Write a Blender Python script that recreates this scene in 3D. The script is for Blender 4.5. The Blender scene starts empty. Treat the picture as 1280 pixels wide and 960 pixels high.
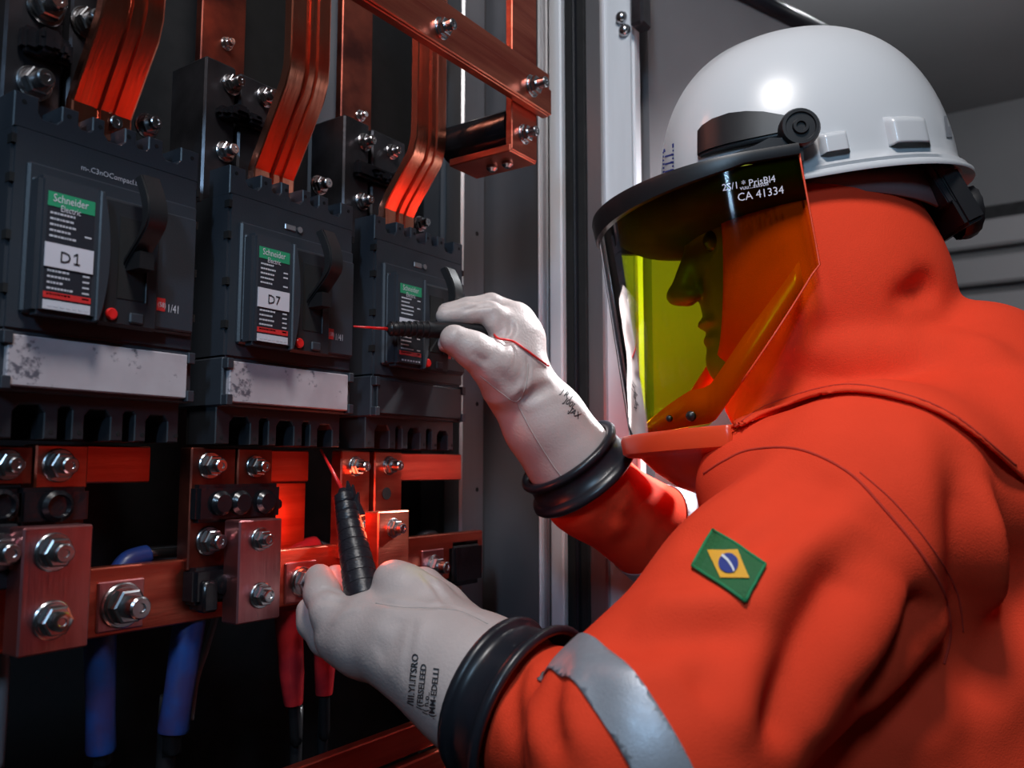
import bpy, bmesh, math, random
import numpy as np
from mathutils import Vector, Matrix
from mathutils.bvhtree import BVHTree
from math import sin, cos, pi, radians

random.seed(4)
S = bpy.context.scene
COL = S.collection

# ------------------------------------------------------------------ camera
CAM_Z = 1.40
FPX, YAW, PITCH = 1060.0, 0.6095, 0.0992
cam = bpy.data.cameras.new('camera')
cam.sensor_width = 36.0
cam.lens = FPX / 1280.0 * 36.0
cam.clip_start = 0.02
cam.dof.use_dof = True
cam.dof.focus_distance = 0.74
cam.dof.aperture_fstop = 7.0
camo = bpy.data.objects.new('camera', cam)
COL.objects.link(camo)
camo.location = (0, 0, CAM_Z)
camo.rotation_euler = (pi / 2 + PITCH, 0, YAW - pi / 2)
S.camera = camo

# ------------------------------------------------------------------ world, lights, exposure
w = bpy.data.worlds.new('world')
w.use_nodes = True
w.node_tree.nodes['Background'].inputs[0].default_value = (0.75, 0.85, 1.0, 1)
w.node_tree.nodes['Background'].inputs[1].default_value = 0.02
S.world = w
S.view_settings.view_transform = 'Standard'
S.view_settings.look = 'None'
S.view_settings.gamma = 1
S.view_settings.exposure = 0.0


def area(name, loc, target, size, sizey, power, color):
    l = bpy.data.lights.new(name, 'AREA')
    l.shape = 'RECTANGLE'
    l.size, l.size_y, l.energy, l.color = size, sizey, power, color
    o = bpy.data.objects.new(name, l)
    COL.objects.link(o)
    o.location = loc
    d = Vector(target) - Vector(loc)
    o.rotation_euler = d.to_track_quat('-Z', 'Y').to_euler()
    return o


area('key_light', (0.05, 0.02, 2.45), (0.72, 0.12, 1.40), 0.22, 0.22, 10.5, (1.0, 0.96, 0.94))


def spot(name, loc, target, deg, power, color, blend=0.6, radius=0.06):
    l = bpy.data.lights.new(name, 'SPOT')
    l.spot_size, l.spot_blend, l.energy, l.color, l.shadow_soft_size = radians(deg), blend, power, color, radius
    o = bpy.data.objects.new(name, l)
    COL.objects.link(o)
    o.location = loc
    o.rotation_euler = (Vector(target) - Vector(loc)).to_track_quat('-Z', 'Y').to_euler()
    return o


l_ = bpy.data.lights.new('red_fill_light', 'POINT')  # unseen lamp, added to redden the lower copper bars
l_.energy, l_.color, l_.shadow_soft_size = 0.22, (1.0, 0.10, 0.04), 0.015
o_ = bpy.data.objects.new('red_fill_light', l_)
COL.objects.link(o_)
o_.location = (0.555, 0.545, 1.352)
spot('rim_light', (1.50, 0.17, 2.38), (0.74, 0.41, 1.34), 24, 250, (0.95, 0.97, 1.0))
spot('sleeve_light', (2.30, -0.10, 2.35), (0.82, 0.42, 1.37), 13, 420, (0.95, 0.97, 1.0))
area('cool_left_light', (-0.75, -0.25, 2.12), (0.45, 0.57, 1.5), 0.07, 0.28, 8.0, (0.45, 0.72, 1.0))
area('ceiling_glow_light', (1.55, 0.25, 2.15), (1.7, 0.3, 2.55), 0.4, 0.4, 4.0, (0.9, 0.95, 1.0))
area('room_light', (2.0, -1.0, 2.45), (2.95, -0.6, 1.6), 0.6, 0.6, 16, (0.95, 0.97, 1.0))

# ------------------------------------------------------------------ pixel <-> space helpers
cF = np.array([cos(YAW) * cos(PITCH), sin(YAW) * cos(PITCH), sin(PITCH)])
cR = np.array([sin(YAW), -cos(YAW), 0.0])
cU = np.cross(cR, cF)
CAM = np.array([0, 0, CAM_Z])


def ray(px, py):
    return cF + cR * ((px - 640) / FPX) + cU * ((480 - py) / FPX)


def at(px, py, dep):
    return CAM + ray(px, py) * dep


def onY(px, py, y):
    d = ray(px, py)
    return CAM + d * (y / d[1])


def onX(px, py, x):
    d = ray(px, py)
    return CAM + d * (x / d[0])


def project(P):
    P = np.asarray(P, float) - CAM
    d = P @ cF
    return 640 + FPX * (P @ cR) / d, 480 - FPX * (P @ cU) / d


# ------------------------------------------------------------------ materials
def mat(name, color, rough=0.5, metal=0.0, noise=0.0, nscale=40.0, bump=0.0, bscale=200.0, color2=None, coat=0.0,
        stretch=None, weave=0.0):
    m = bpy.data.materials.new(name)
    m.use_nodes = True
    nt = m.node_tree
    b = nt.nodes['Principled BSDF']
    b.inputs['Base Color'].default_value = (*color, 1)
    b.inputs['Roughness'].default_value = rough
    b.inputs['Metallic'].default_value = metal
    if coat:
        b.inputs['Coat Weight'].default_value = coat
        b.inputs['Coat Roughness'].default_value = 0.08
    tc = nt.nodes.new('ShaderNodeTexCoord')
    mp = nt.nodes.new('ShaderNodeMapping')
    if stretch:
        mp.inputs['Scale'].default_value = stretch
    nt.links.new(tc.outputs['Object'], mp.inputs['Vector'])
    if noise or color2:
        n = nt.nodes.new('ShaderNodeTexNoise')
        n.inputs['Scale'].default_value = nscale
        n.inputs['Detail'].default_value = 5
        nt.links.new(mp.outputs[0], n.inputs['Vector'])
        r = nt.nodes.new('ShaderNodeValToRGB')
        c2 = color2 if color2 else tuple(c * (1 - noise) for c in color)
        r.color_ramp.elements[0].position = 0.38
        r.color_ramp.elements[1].position = 0.62
        r.color_ramp.elements[0].color = (*c2, 1)
        r.color_ramp.elements[1].color = (*color, 1)
        nt.links.new(n.outputs['Fac'], r.inputs['Fac'])
        nt.links.new(r.outputs['Color'], b.inputs['Base Color'])
        mr = nt.nodes.new('ShaderNodeMapRange')
        mr.inputs['To Min'].default_value = min(1, rough * 1.3)
        mr.inputs['To Max'].default_value = rough * 0.8
        nt.links.new(n.outputs['Fac'], mr.inputs['Value'])
        nt.links.new(mr.outputs[0], b.inputs['Roughness'])
    if bump or weave:
        bp = nt.nodes.new('ShaderNodeBump')
        bp.inputs['Strength'].default_value = bump or weave
        bp.inputs['Distance'].default_value = 0.001
        if weave:
            n = nt.nodes.new('ShaderNodeTexNoise')
            n.inputs['Scale'].default_value = bscale
            n.inputs['Detail'].default_value = 1
        else:
            n = nt.nodes.new('ShaderNodeTexNoise')
            n.inputs['Scale'].default_value = bscale
            n.inputs['Detail'].default_value = 4
        nt.links.new(mp.outputs[0], n.inputs['Vector'])
        nt.links.new(n.outputs['Fac'], bp.inputs['Height'])
        nt.links.new(bp.outputs[0], b.inputs['Normal'])
    return m


M = {}
M['orange'] = mat('orange twill fabric', (0.82, 0.057, 0.020), 0.85, noise=0.10, nscale=9, weave=0.30, bscale=900)
M['orange_dark'] = mat('orange seam thread', (0.50, 0.03, 0.012), 0.85)
M['leather'] = mat('white leather', (0.50, 0.42, 0.40), 0.42, noise=0.08, nscale=25, bump=0.35, bscale=420)
M['orange'].node_tree.nodes['Principled BSDF'].inputs['Specular IOR Level'].default_value = 0.15
M['seam'] = mat('leather seam thread', (0.40, 0.35, 0.33), 0.7)
M['rubber'] = mat('black rubber', (0.012, 0.014, 0.02), 0.33, noise=0.2, nscale=30)
M['black'] = mat('black plastic', (0.012, 0.012, 0.014), 0.38, noise=0.25, nscale=60)
M['black_gloss'] = mat('black moulded resin', (0.010, 0.010, 0.013), 0.22, noise=0.3, nscale=50, bump=0.5, bscale=90)
M['tape'] = mat('black tape', (0.014, 0.013, 0.018), 0.35, bump=0.6, bscale=160, stretch=(1, 1, 4))
M['breaker'] = mat('slate moulded plastic', (0.030, 0.036, 0.047), 0.42, noise=0.12, nscale=30, bump=0.12, bscale=700)
M['breaker_dark'] = mat('dark moulded plastic', (0.016, 0.018, 0.023), 0.45, noise=0.1, nscale=40)
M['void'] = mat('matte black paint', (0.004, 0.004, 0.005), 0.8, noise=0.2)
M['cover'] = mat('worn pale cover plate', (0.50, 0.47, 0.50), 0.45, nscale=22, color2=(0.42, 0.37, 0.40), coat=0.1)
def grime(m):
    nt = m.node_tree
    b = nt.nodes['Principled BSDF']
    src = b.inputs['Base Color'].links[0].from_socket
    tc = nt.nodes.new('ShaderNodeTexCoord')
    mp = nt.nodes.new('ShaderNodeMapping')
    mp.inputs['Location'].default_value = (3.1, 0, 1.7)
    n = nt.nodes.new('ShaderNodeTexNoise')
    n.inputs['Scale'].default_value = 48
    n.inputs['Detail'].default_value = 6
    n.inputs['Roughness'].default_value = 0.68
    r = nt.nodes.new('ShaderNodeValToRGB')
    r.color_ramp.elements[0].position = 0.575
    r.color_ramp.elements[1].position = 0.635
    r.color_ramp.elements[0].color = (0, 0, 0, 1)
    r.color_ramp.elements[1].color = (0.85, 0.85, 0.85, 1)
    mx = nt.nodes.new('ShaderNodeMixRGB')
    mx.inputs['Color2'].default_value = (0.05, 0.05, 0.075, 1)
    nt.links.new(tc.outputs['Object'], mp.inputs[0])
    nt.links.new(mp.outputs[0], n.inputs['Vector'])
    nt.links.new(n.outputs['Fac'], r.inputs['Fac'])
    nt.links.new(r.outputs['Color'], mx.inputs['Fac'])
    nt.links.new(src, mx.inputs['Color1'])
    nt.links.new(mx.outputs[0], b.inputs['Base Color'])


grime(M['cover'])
M['smudge'] = mat('dark grime', (0.09, 0.085, 0.11), 0.6)
M['white_tag'] = mat('white paper tag', (0.62, 0.60, 0.66), 0.6, noise=0.05)
M['ink'] = mat('black ink', (0.015, 0.015, 0.02), 0.6)
M['white_ink'] = mat('white print', (0.55, 0.55, 0.6), 0.6)
M['label'] = mat('dark label film', (0.02, 0.022, 0.03), 0.4)
M['green'] = mat('green print', (0.02, 0.28, 0.13), 0.5)
M['red'] = mat('red print', (0.62, 0.03, 0.03), 0.45)
M['red_gloss'] = mat('red plastic', (0.75, 0.02, 0.02), 0.3)
M['steel'] = mat('zinc plated steel', (0.55, 0.55, 0.57), 0.22, 1.0, noise=0.2, nscale=80)
M['copper'] = mat('bright copper', (0.84, 0.31, 0.20), 0.24, 1.0, nscale=14, color2=(0.68, 0.20, 0.12), bump=0.15,
                  bscale=60, stretch=(6, 1, 0.6))
M['copper_bar'] = mat('brushed copper', (0.74, 0.21, 0.13), 0.36, 1.0, nscale=10, color2=(0.50, 0.10, 0.065), bump=0.2,
                      bscale=90, stretch=(0.5, 1, 6))
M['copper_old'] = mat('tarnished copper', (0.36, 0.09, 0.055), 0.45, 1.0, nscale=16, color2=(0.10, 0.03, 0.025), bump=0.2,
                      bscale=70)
M['tinned'] = mat('tinned copper', (0.66, 0.32, 0.31), 0.34, 1.0, nscale=12, color2=(0.52, 0.18, 0.19), bump=0.25,
                  bscale=90, stretch=(4, 1, 0.5))
M['dark_metal'] = mat('blackened metal', (0.07, 0.068, 0.08), 0.30, 0.7, nscale=20, color2=(0.03, 0.03, 0.035), bump=0.3,
                      bscale=80)
M['stainless'] = mat('stainless steel', (0.46, 0.45, 0.47), 0.34, 0.9, noise=0.2, nscale=6, bump=0.05, bscale=120,
                     stretch=(3, 3, 0.3))
M['grey_paint'] = mat('grey painted sheet', (0.20, 0.20, 0.215), 0.5, 0.25, noise=0.15, nscale=3)
M['pale_metal'] = mat('galvanised frame', (0.62, 0.65, 0.69), 0.45, 0.12, noise=0.15, nscale=5, stretch=(4, 4, 0.4))
M['cab_paint'] = mat('dark grey cabinet paint', (0.10, 0.097, 0.105), 0.5, 0.2, noise=0.25, nscale=3)
M['wall'] = mat('grey wall paint', (0.12, 0.118, 0.122), 0.75, noise=0.2, nscale=1.5)
M['ceil'] = mat('grey ceiling paint', (0.24, 0.23, 0.235), 0.8, noise=0.15, nscale=1.2)
M['floor'] = mat('grey concrete', (0.10, 0.10, 0.10), 0.8, noise=0.3, nscale=6)
M['blue'] = mat('blue heat shrink', (0.010, 0.05, 0.22), 0.35, nscale=35, color2=(0.03, 0.03, 0.12), bump=0.4, bscale=90)
M['red_boot'] = mat('red heat shrink', (0.48, 0.02, 0.025), 0.3, nscale=35, color2=(0.28, 0.012, 0.02), bump=0.4, bscale=90)
M['helmet'] = mat('white helmet plastic', (0.56, 0.57, 0.59), 0.28, noise=0.04, nscale=8, coat=0.25)
M['helmet_in'] = mat('helmet lining', (0.05, 0.05, 0.055), 0.6)
M['guard'] = mat('orange moulded plastic', (0.80, 0.07, 0.02), 0.30, noise=0.05)
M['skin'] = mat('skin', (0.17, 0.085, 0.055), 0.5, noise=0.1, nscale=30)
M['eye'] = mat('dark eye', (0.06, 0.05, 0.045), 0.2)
M['hair'] = mat('dark hair', (0.015, 0.01, 0.008), 0.6, noise=0.3)
M['reflect'] = mat('grey reflective tape', (0.33, 0.35, 0.39), 0.40, 0.35, noise=0.06, nscale=200, bump=0.2, bscale=900)
M['flag_green'] = mat('green embroidery', (0.012, 0.115, 0.03), 0.75, weave=0.6, bscale=300)
M['flag_border'] = mat('green border stitch', (0.01, 0.20, 0.07), 0.7)
M['flag_yellow'] = mat('yellow embroidery', (0.80, 0.38, 0.02), 0.7)
M['flag_blue'] = mat('blue embroidery', (0.012, 0.03, 0.22), 0.7)
M['cloth_white'] = mat('white stitching', (0.7, 0.7, 0.72), 0.7)


def visor_mat():
    m = bpy.data.materials.new('yellow green visor')
    m.use_nodes = True
    nt = m.node_tree
    nt.nodes.clear()
    out = nt.nodes.new('ShaderNodeOutputMaterial')
    tr = nt.nodes.new('ShaderNodeBsdfTransparent')
    tr.inputs[0].default_value = (0.66, 0.73, 0.07, 1)
    gl = nt.nodes.new('ShaderNodeBsdfGlossy')
    gl.inputs['Roughness'].default_value = 0.06
    gl.inputs['Color'].default_value = (1, 1, 1, 1)
    fr = nt.nodes.new('ShaderNodeFresnel')
    fr.inputs['IOR'].default_value = 1.17
    mx = nt.nodes.new('ShaderNodeMixShader')
    nt.links.new(fr.outputs[0], mx.inputs[0])
    nt.links.new(tr.outputs[0], mx.inputs[1])
    nt.links.new(gl.outputs[0], mx.inputs[2])
    nt.links.new(mx.outputs[0], out.inputs[0])
    return m


M['visor'] = visor_mat()

# ------------------------------------------------------------------ object helpers
WLOC = {}


def link(name, me, m=None, parent=None, loc=(0, 0, 0)):
    o = bpy.data.objects.new(name, me)
    COL.objects.link(o)
    loc = Vector(loc)
    if parent is not None:
        o.parent = parent
        o.location = loc - WLOC[parent.name]
    else:
        o.location = loc
    WLOC[o.name] = loc
    if m is not None and me is not None and not me.materials:
        me.materials.append(m if not isinstance(m, str) else M[m])
    return o


def obj(name, bm, m, parent=None, smooth=False, angle=None):
    """link a bmesh given in world coordinates; its origin moves to its base centre"""
    xs = [v.co for v in bm.verts]
    lo = Vector((min(v.x for v in xs), min(v.y for v in xs), min(v.z for v in xs)))
    hi = Vector((max(v.x for v in xs), max(v.y for v in xs), max(v.z for v in xs)))
    base = Vector(((lo.x + hi.x) / 2, (lo.y + hi.y) / 2, lo.z))
    bmesh.ops.translate(bm, verts=bm.verts, vec=-base)
    me = bpy.data.meshes.new(name)
    bm.to_mesh(me)
    bm.free()
    if smooth:
        me.polygons.foreach_set('use_smooth', [True] * len(me.polygons))
        if angle:
            me.set_sharp_from_angle(angle=radians(angle))
    return link(name, me, m, parent, base)


def empty(name, label, cat, loc, group=None):
    o = link(name, None, None, None, loc)
    return tag(o, label, cat, group)


def tag(o, label, cat, group=None):
    o['label'] = label
    o['category'] = cat
    if group:
        o['group'] = group
    return o


def struct(o):
    o['kind'] = 'structure'
    return o


def box(bm, x0, x1, y0, y1, z0, z1, bev=0.0, seg=1):
    t = bmesh.new()
    vs = [t.verts.new(p) for p in ((x0, y0, z0), (x1, y0, z0), (x1, y1, z0), (x0, y1, z0), (x0, y0, z1), (x1, y0, z1),
                                   (x1, y1, z1), (x0, y1, z1))]
    for f in ((0, 3, 2, 1), (4, 5, 6, 7), (0, 1, 5, 4), (1, 2, 6, 5), (2, 3, 7, 6), (3, 0, 4, 7)):
        t.faces.new([vs[i] for i in f])
    if bev:
        bmesh.ops.bevel(t, geom=t.edges[:], offset=bev, segments=seg, affect='EDGES', clamp_overlap=True)
    add(bm, t)
    return bm


def add(bm, t):
    me = bpy.data.meshes.new('tmp')
    t.to_mesh(me)
    t.free()
    bm.from_mesh(me)
    bpy.data.meshes.remove(me)


def bx(*a, bev=0.0, seg=1):
    return box(bmesh.new(), *a, bev=bev, seg=seg)


def prism(bm, pts, y0, y1, bev=0.0):
    """outline in x,z pushed from y0 (front) to y1"""
    t = bmesh.new()
    a = [t.verts.new((x, y0, z)) for x, z in pts]
    b = [t.verts.new((x, y1, z)) for x, z in pts]
    n = len(pts)
    t.faces.new(a)
    t.faces.new(b[::-1])
    for i in range(n):
        t.faces.new((a[i], b[i], b[(i + 1) % n], a[(i + 1) % n]))
    bmesh.ops.recalc_face_normals(t, faces=t.faces[:])
    if bev:
        es = [e for e in t.edges if abs(e.verts[0].co.y - y0) < 1e-6 and abs(e.verts[1].co.y - y0) < 1e-6]
        bmesh.ops.bevel(t, geom=es, offset=bev, segments=1, affect='EDGES', clamp_overlap=True)
    add(bm, t)
    return bm


def frames(P):
    P = [Vector(p) for p in P]
    T = []
    for i in range(len(P)):
        a = P[max(i - 1, 0)]
        b = P[min(i + 1, len(P) - 1)]
        T.append((b - a).normalized())
    n = T[0].orthogonal().normalized()
    out = []
    for t in T:
        n = (n - t * n.dot(t))
        n = n.normalized() if n.length > 1e-6 else t.orthogonal().normalized()
        out.append((n.copy(), t.cross(n)))
    return P, out


def tube(bm, P, r, seg=12, caps=True):
    P, fr = frames(P)
    rs = r if isinstance(r, (list, tuple)) else [r] * len(P)
    rings = []
    for p, (n, b), rr in zip(P, fr, rs):
        rings.append([bm.verts.new(p + n * (rr * cos(2 * pi * k / seg)) + b * (rr * sin(2 * pi * k / seg))) for k in
                      range(seg)])
    for a, c in zip(rings, rings[1:]):
        for k in range(seg):
            bm.faces.new((a[k], a[(k + 1) % seg], c[(k + 1) % seg], c[k]))
    if caps:
        bm.faces.new(rings[0][::-1])
        bm.faces.new(rings[-1])
    return bm


def smoothpath(P, n=8):
    P = [Vector(p) for p in P]
    Q = []
    for i in range(len(P) - 1):
        p0, p1, p2, p3 = P[max(i - 1, 0)], P[i], P[i + 1], P[min(i + 2, len(P) - 1)]
        for k in range(n):
            t = k / n
            Q.append(0.5 * ((2 * p1) + (p2 - p0) * t + (2 * p0 - 5 * p1 + 4 * p2 - p3) * t * t + (
                    3 * p1 - p0 - 3 * p2 + p3) * t ** 3))
    Q.append(P[-1])
    return Q


def lathe_y(prof, seg=24, c=(0, 0, 0)):
    """profile (radius, depth towards the viewer) turned about the -y axis"""
    bm = bmesh.new()
    rings = []
    for r, d in prof:
        rings.append([bm.verts.new((c[0] + r * cos(2 * pi * k / seg), c[1] - d, c[2] + r * sin(2 * pi * k / seg))) for k in
                      range(seg)])
    for a, b in zip(rings, rings[1:]):
        for k in range(seg):
            bm.faces.new((a[k], a[(k + 1) % seg], b[(k + 1) % seg], b[k]))
    bm.faces.new(rings[-1])
    bmesh.ops.recalc_face_normals(bm, faces=bm.faces[:])
    return bm


def mesh_of(bm, name, m, smooth=True, angle=35):
    me = bpy.data.meshes.new(name)
    bm.to_mesh(me)
    bm.free()
    if smooth:
        me.polygons.foreach_set('use_smooth', [True] * len(me.polygons))
        me.set_sharp_from_angle(angle=radians(angle))
    me.materials.append(M[m])
    return me


def text_mesh(s, size=1.0, bold=0.0):
    cu = bpy.data.curves.new('t', 'FONT')
    cu.body = s
    cu.size = size
    cu.resolution_u = 2
    cu.offset = bold
    o = bpy.data.objects.new('t', cu)
    COL.objects.link(o)
    dg = bpy.context.evaluated_depsgraph_get()
    me = bpy.data.meshes.new_from_object(o.evaluated_get(dg))
    bpy.data.objects.remove(o)
    bpy.data.curves.remove(cu)
    bm = bmesh.new()
    bm.from_mesh(me)
    bpy.data.meshes.remove(me)
    return bm


def text_on_front(name, s, m, parent, x, z, y, size, sx=1.0):
    """flat lettering on a face that looks along -y"""
    bm = text_mesh(s, size)
    for v in bm.verts:
        v.co = Vector((x + v.co.x * sx, y, z + v.co.y))
    return obj(name, bm, m, parent)


# bolts: one mesh each for stud with nut and for washer, shared by all of a size
BOLT = {}


def bolt_meshes(r, long=1.0):
    key = (round(r, 5), long)
    if key not in BOLT:
        b = bmesh.new()
        hexr = 0.80 * r
        rings = []
        d0, d1 = 0.18 * r, 0.80 * r
        t = lathe_y([(hexr, d0), (hexr, d1 * 0.92), (hexr * 0.88, d1)], 6)
        add(b, t)
        add(b, lathe_y([(r * 0.50, d1), (r * 0.50, d1 + 0.62 * r * long), (r * 0.42, d1 + 0.70 * r * long),
                        (r * 0.22, d1 + 0.70 * r * long), (r * 0.18, d1 + 0.60 * r * long)], 16))
        wsh = lathe_y([(r, 0), (r, 0.14 * r), (r * 0.94, 0.2 * r), (r * 0.45, 0.2 * r)], 24)
        spring = lathe_y([(r * 0.86, 0.2 * r), (r * 0.86, 0.36 * r), (r * 0.5, 0.36 * r)], 24)
        add(wsh, spring)
        BOLT[key] = (mesh_of(b, 'bolt', 'steel'), mesh_of(wsh, 'washer', 'steel'))
    return BOLT[key]


def bolt(parent, x, y, z, r=0.010, long=1.0):
    a, b = bolt_meshes(r, long)
    o = link('bolt', a, None, parent, (x, y, z))
    link('washer', b, None, o, (x, y, z))
    return o


def bolt_px(parent, px, py, y, r=0.010, long=1.0):
    p = onY(px, py, y)
    return bolt(parent, p[0], y, p[2], r, long)


def plate_px(name, label, cat, m, tl, br, y, th, bolts=(), bev=0.0012, group=None):
    """flat bar whose front face lies at depth y between two corners seen in the photo"""
    a, b = onY(*tl, y), onY(*br, y)
    o = obj(name, bx(a[0], b[0], y, y + th, b[2], a[2], bev=bev), m)
    if label:
        tag(o, label, cat, group)
    for q in bolts:
        bolt_px(o, q[0], q[1], y, q[2], *(q[3:]))
    return o


# ------------------------------------------------------------------ the setting
def wall(name, m, *a):
    return struct(obj(name, bx(*a), m))


floor = wall('floor', 'floor', -2.0, 3.3, -2.6, 1.6, -0.05, 0.0)
ceil = wall('ceiling', 'ceil', -2.0, 3.3, -2.6, 1.6, 2.55, 2.60)
wr = wall('wall_right', 'wall', 3.0, 3.1, -2.6, 1.6, 0.0, 2.55)
wall('wall_back', 'wall', -2.0, 3.0, -2.6, -2.5, 0.0, 2.55)
wall('wall_left', 'wall', -2.0, -1.9, -2.5, 1.6, 0.0, 2.55)
wall('wall_front', 'wall', -1.9, 3.0, 1.5, 1.6, 0.0, 2.55)
# horizontal boards on the right wall
BZ = [onX(1220, py, 2.96)[2] for py in (271, 316, 362, 410)]
step = (BZ[0] - BZ[3]) / 3
for k in range(12):
    z1 = BZ[0] - k * step - 0.012
    if z1 - step < 0.05:
        break
    obj('board', bx(2.955, 2.999, -2.45, 1.45, z1 - step + 0.03, z1, bev=0.008), 'ceil', wr)
obj('dark_rail', bx(2.985, 2.999, -2.45, 1.45, BZ[0] - 0.008, BZ[0] + 0.035), 'void', wr)

# ------------------------------------------------------------------ the cabinet
WX = 0.92
cab = empty('switchgear_cabinet', 'grey sheet metal switchgear cabinet with steel posts that houses the breakers',
            'cabinet', (0.4, 0.8, 0.0))
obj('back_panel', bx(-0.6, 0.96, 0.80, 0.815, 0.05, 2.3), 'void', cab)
obj('side_panel', bx(WX, WX + 0.012, 0.575, 0.80, 0.05, 2.3), 'cab_paint', cab)
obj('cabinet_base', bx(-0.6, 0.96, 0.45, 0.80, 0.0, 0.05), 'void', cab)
obj('cabinet_roof', bx(-0.6, 0.96, 0.45, 0.815, 2.3, 2.315), 'grey_paint', cab)
obj('side_panel', bx(-0.61, -0.60, 0.45, 0.815, 0.0, 2.3), 'grey_paint', cab)


def vstrip(name, m, pa, pb, x, th=0.02, depth_off=0.0, z0=0.05, z1=2.3, bev=0.002):
    ya, yb = onX(pa, 450, x)[1], onX(pb, 450, x)[1]
    return obj(name, bx(x, x + th, yb, ya, z0, z1, bev=bev), m, cab)


pa, pb = onY(577, 450, 0.68), onY(606, 450, 0.68)
post = obj('mounting_post', bx(pa[0], pb[0], 0.68, 0.71, 0.05, 2.3, bev=0.003), 'stainless', cab)
for py in (292, 505, 612):
    p = onY(597, py, 0.679)
    obj('screw_hole', lathe_y([(0.003, 0), (0.003, 0.0004)], 12, (p[0], 0.68, p[2])), 'void', post)
vstrip('frame_strip', 'pale_metal', 672, 675, WX - 0.014, 0.01)
vstrip('frame_strip', 'stainless', 675, 685, WX - 0.006, 0.01)
vstrip('frame_strip', 'pale_metal', 687, 703, WX - 0.010, 0.012)
vstrip('gap_strip', 'void', 703, 734, WX + 0.01, 0.01)  # shade of the open frame gap drawn as a flat black strip
vstrip('gap_strip', 'rubber', 717, 720, WX - 0.0, 0.01)  # thin faint line inside that gap
vstrip('frame_strip', 'stainless', 735, 756, WX - 0.012, 0.02)
vstrip('frame_strip', 'pale_metal', 757, 797, WX - 0.004, 0.02)
vstrip('frame_strip', 'pale_metal', 793, 798, WX - 0.012, 0.012)
# hinge on the frame at the top
hg = obj('hinge', bx(WX - 0.03, WX - 0.004, onX(816, 0, WX)[1], onX(800, 0, WX)[1], onX(805, 44, WX)[2], 2.05, bev=0.003),
         'dark_metal', cab)
for q in ((777, 22), (781, 38)):
    p = onX(*q, WX - 0.006)
    b = bmesh.new()
    bmesh.ops.create_uvsphere(b, u_segments=12, v_segments=8, radius=0.008)
    bmesh.ops.translate(b, verts=b.verts, vec=p)
    obj('hinge_screw', b, 'steel', cab, smooth=True)
# open door standing away from the frame
dx, dy = cos(radians(-19)), sin(radians(-19))
d0 = Vector((0.99, 0.47))
dn = Vector((-dy, dx))
bm = bmesh.new()
r_ = ray(963, 13)
k_ = ((d0.x * dn.x + d0.y * dn.y) / (r_[0] * dn.x + r_[1] * dn.y))
zt = CAM_Z + k_ * r_[2]
L = 0.60
pts = [d0, d0 + Vector((dx, dy)) * L, d0 + Vector((dx, dy)) * L + dn * 0.03, d0 + dn * 0.03]
lo = [bm.verts.new((p.x, p.y, 0.06)) for p in pts]
hi = [bm.verts.new((p.x, p.y, zt)) for p in pts]
bm.faces.new(lo[::-1])
bm.faces.new(hi)
for i in range(4):
    bm.faces.new((lo[i], lo[(i + 1) % 4], hi[(i + 1) % 4], hi[i]))
bmesh.ops.recalc_face_normals(bm, faces=bm.faces[:])
door = obj('cabinet_door', bm, 'grey_paint', cab)
bm = bmesh.new()
tube(bm, [(d0.x - dn.x * .002, d0.y - dn.y * .002, zt + 0.004),
          (d0.x + dx * L - dn.x * .002, d0.y + dy * L - dn.y * .002, zt + 0.004)], 0.014, 8)
obj('door_gasket', bm, 'rubber', door, smooth=True)

# ------------------------------------------------------------------ circuit breakers
BX0, BP, BW, FY = 0.2505, 0.1669, 0.138, 0.570


def comb(x0, w, zlo, zhi, slots, up):
    """outline with notches cut in from its top (up) or bottom edge; slots = (centre, half width, depth)"""
    pts = []
    if up:
        pts += [(x0, zlo)]
        pts += [(x0, zhi)]
        for c, h, d in slots:
            xc = x0 + c * w
            hh = h * w
            pts += [(xc - hh, zhi), (xc - hh, zhi - d + hh * .5), (xc - hh * .6, zhi - d), (xc + hh * .6, zhi - d),
                    (xc + hh, zhi - d + hh * .5), (xc + hh, zhi)]
        pts += [(x0 + w, zhi), (x0 + w, zlo)]
    else:
        pts += [(x0, zhi), (x0, zlo)]
        for c, h, d in slots:
            xc = x0 + c * w
            hh = h * w
            pts += [(xc - hh, zlo), (xc - hh, zlo + d - hh * .5), (xc - hh * .6, zlo + d), (xc + hh * .6, zlo + d),
                    (xc + hh, zlo + d - hh * .5), (xc + hh, zlo)]
        pts += [(x0 + w, zlo), (x0 + w, zhi)]
    return pts


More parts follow.
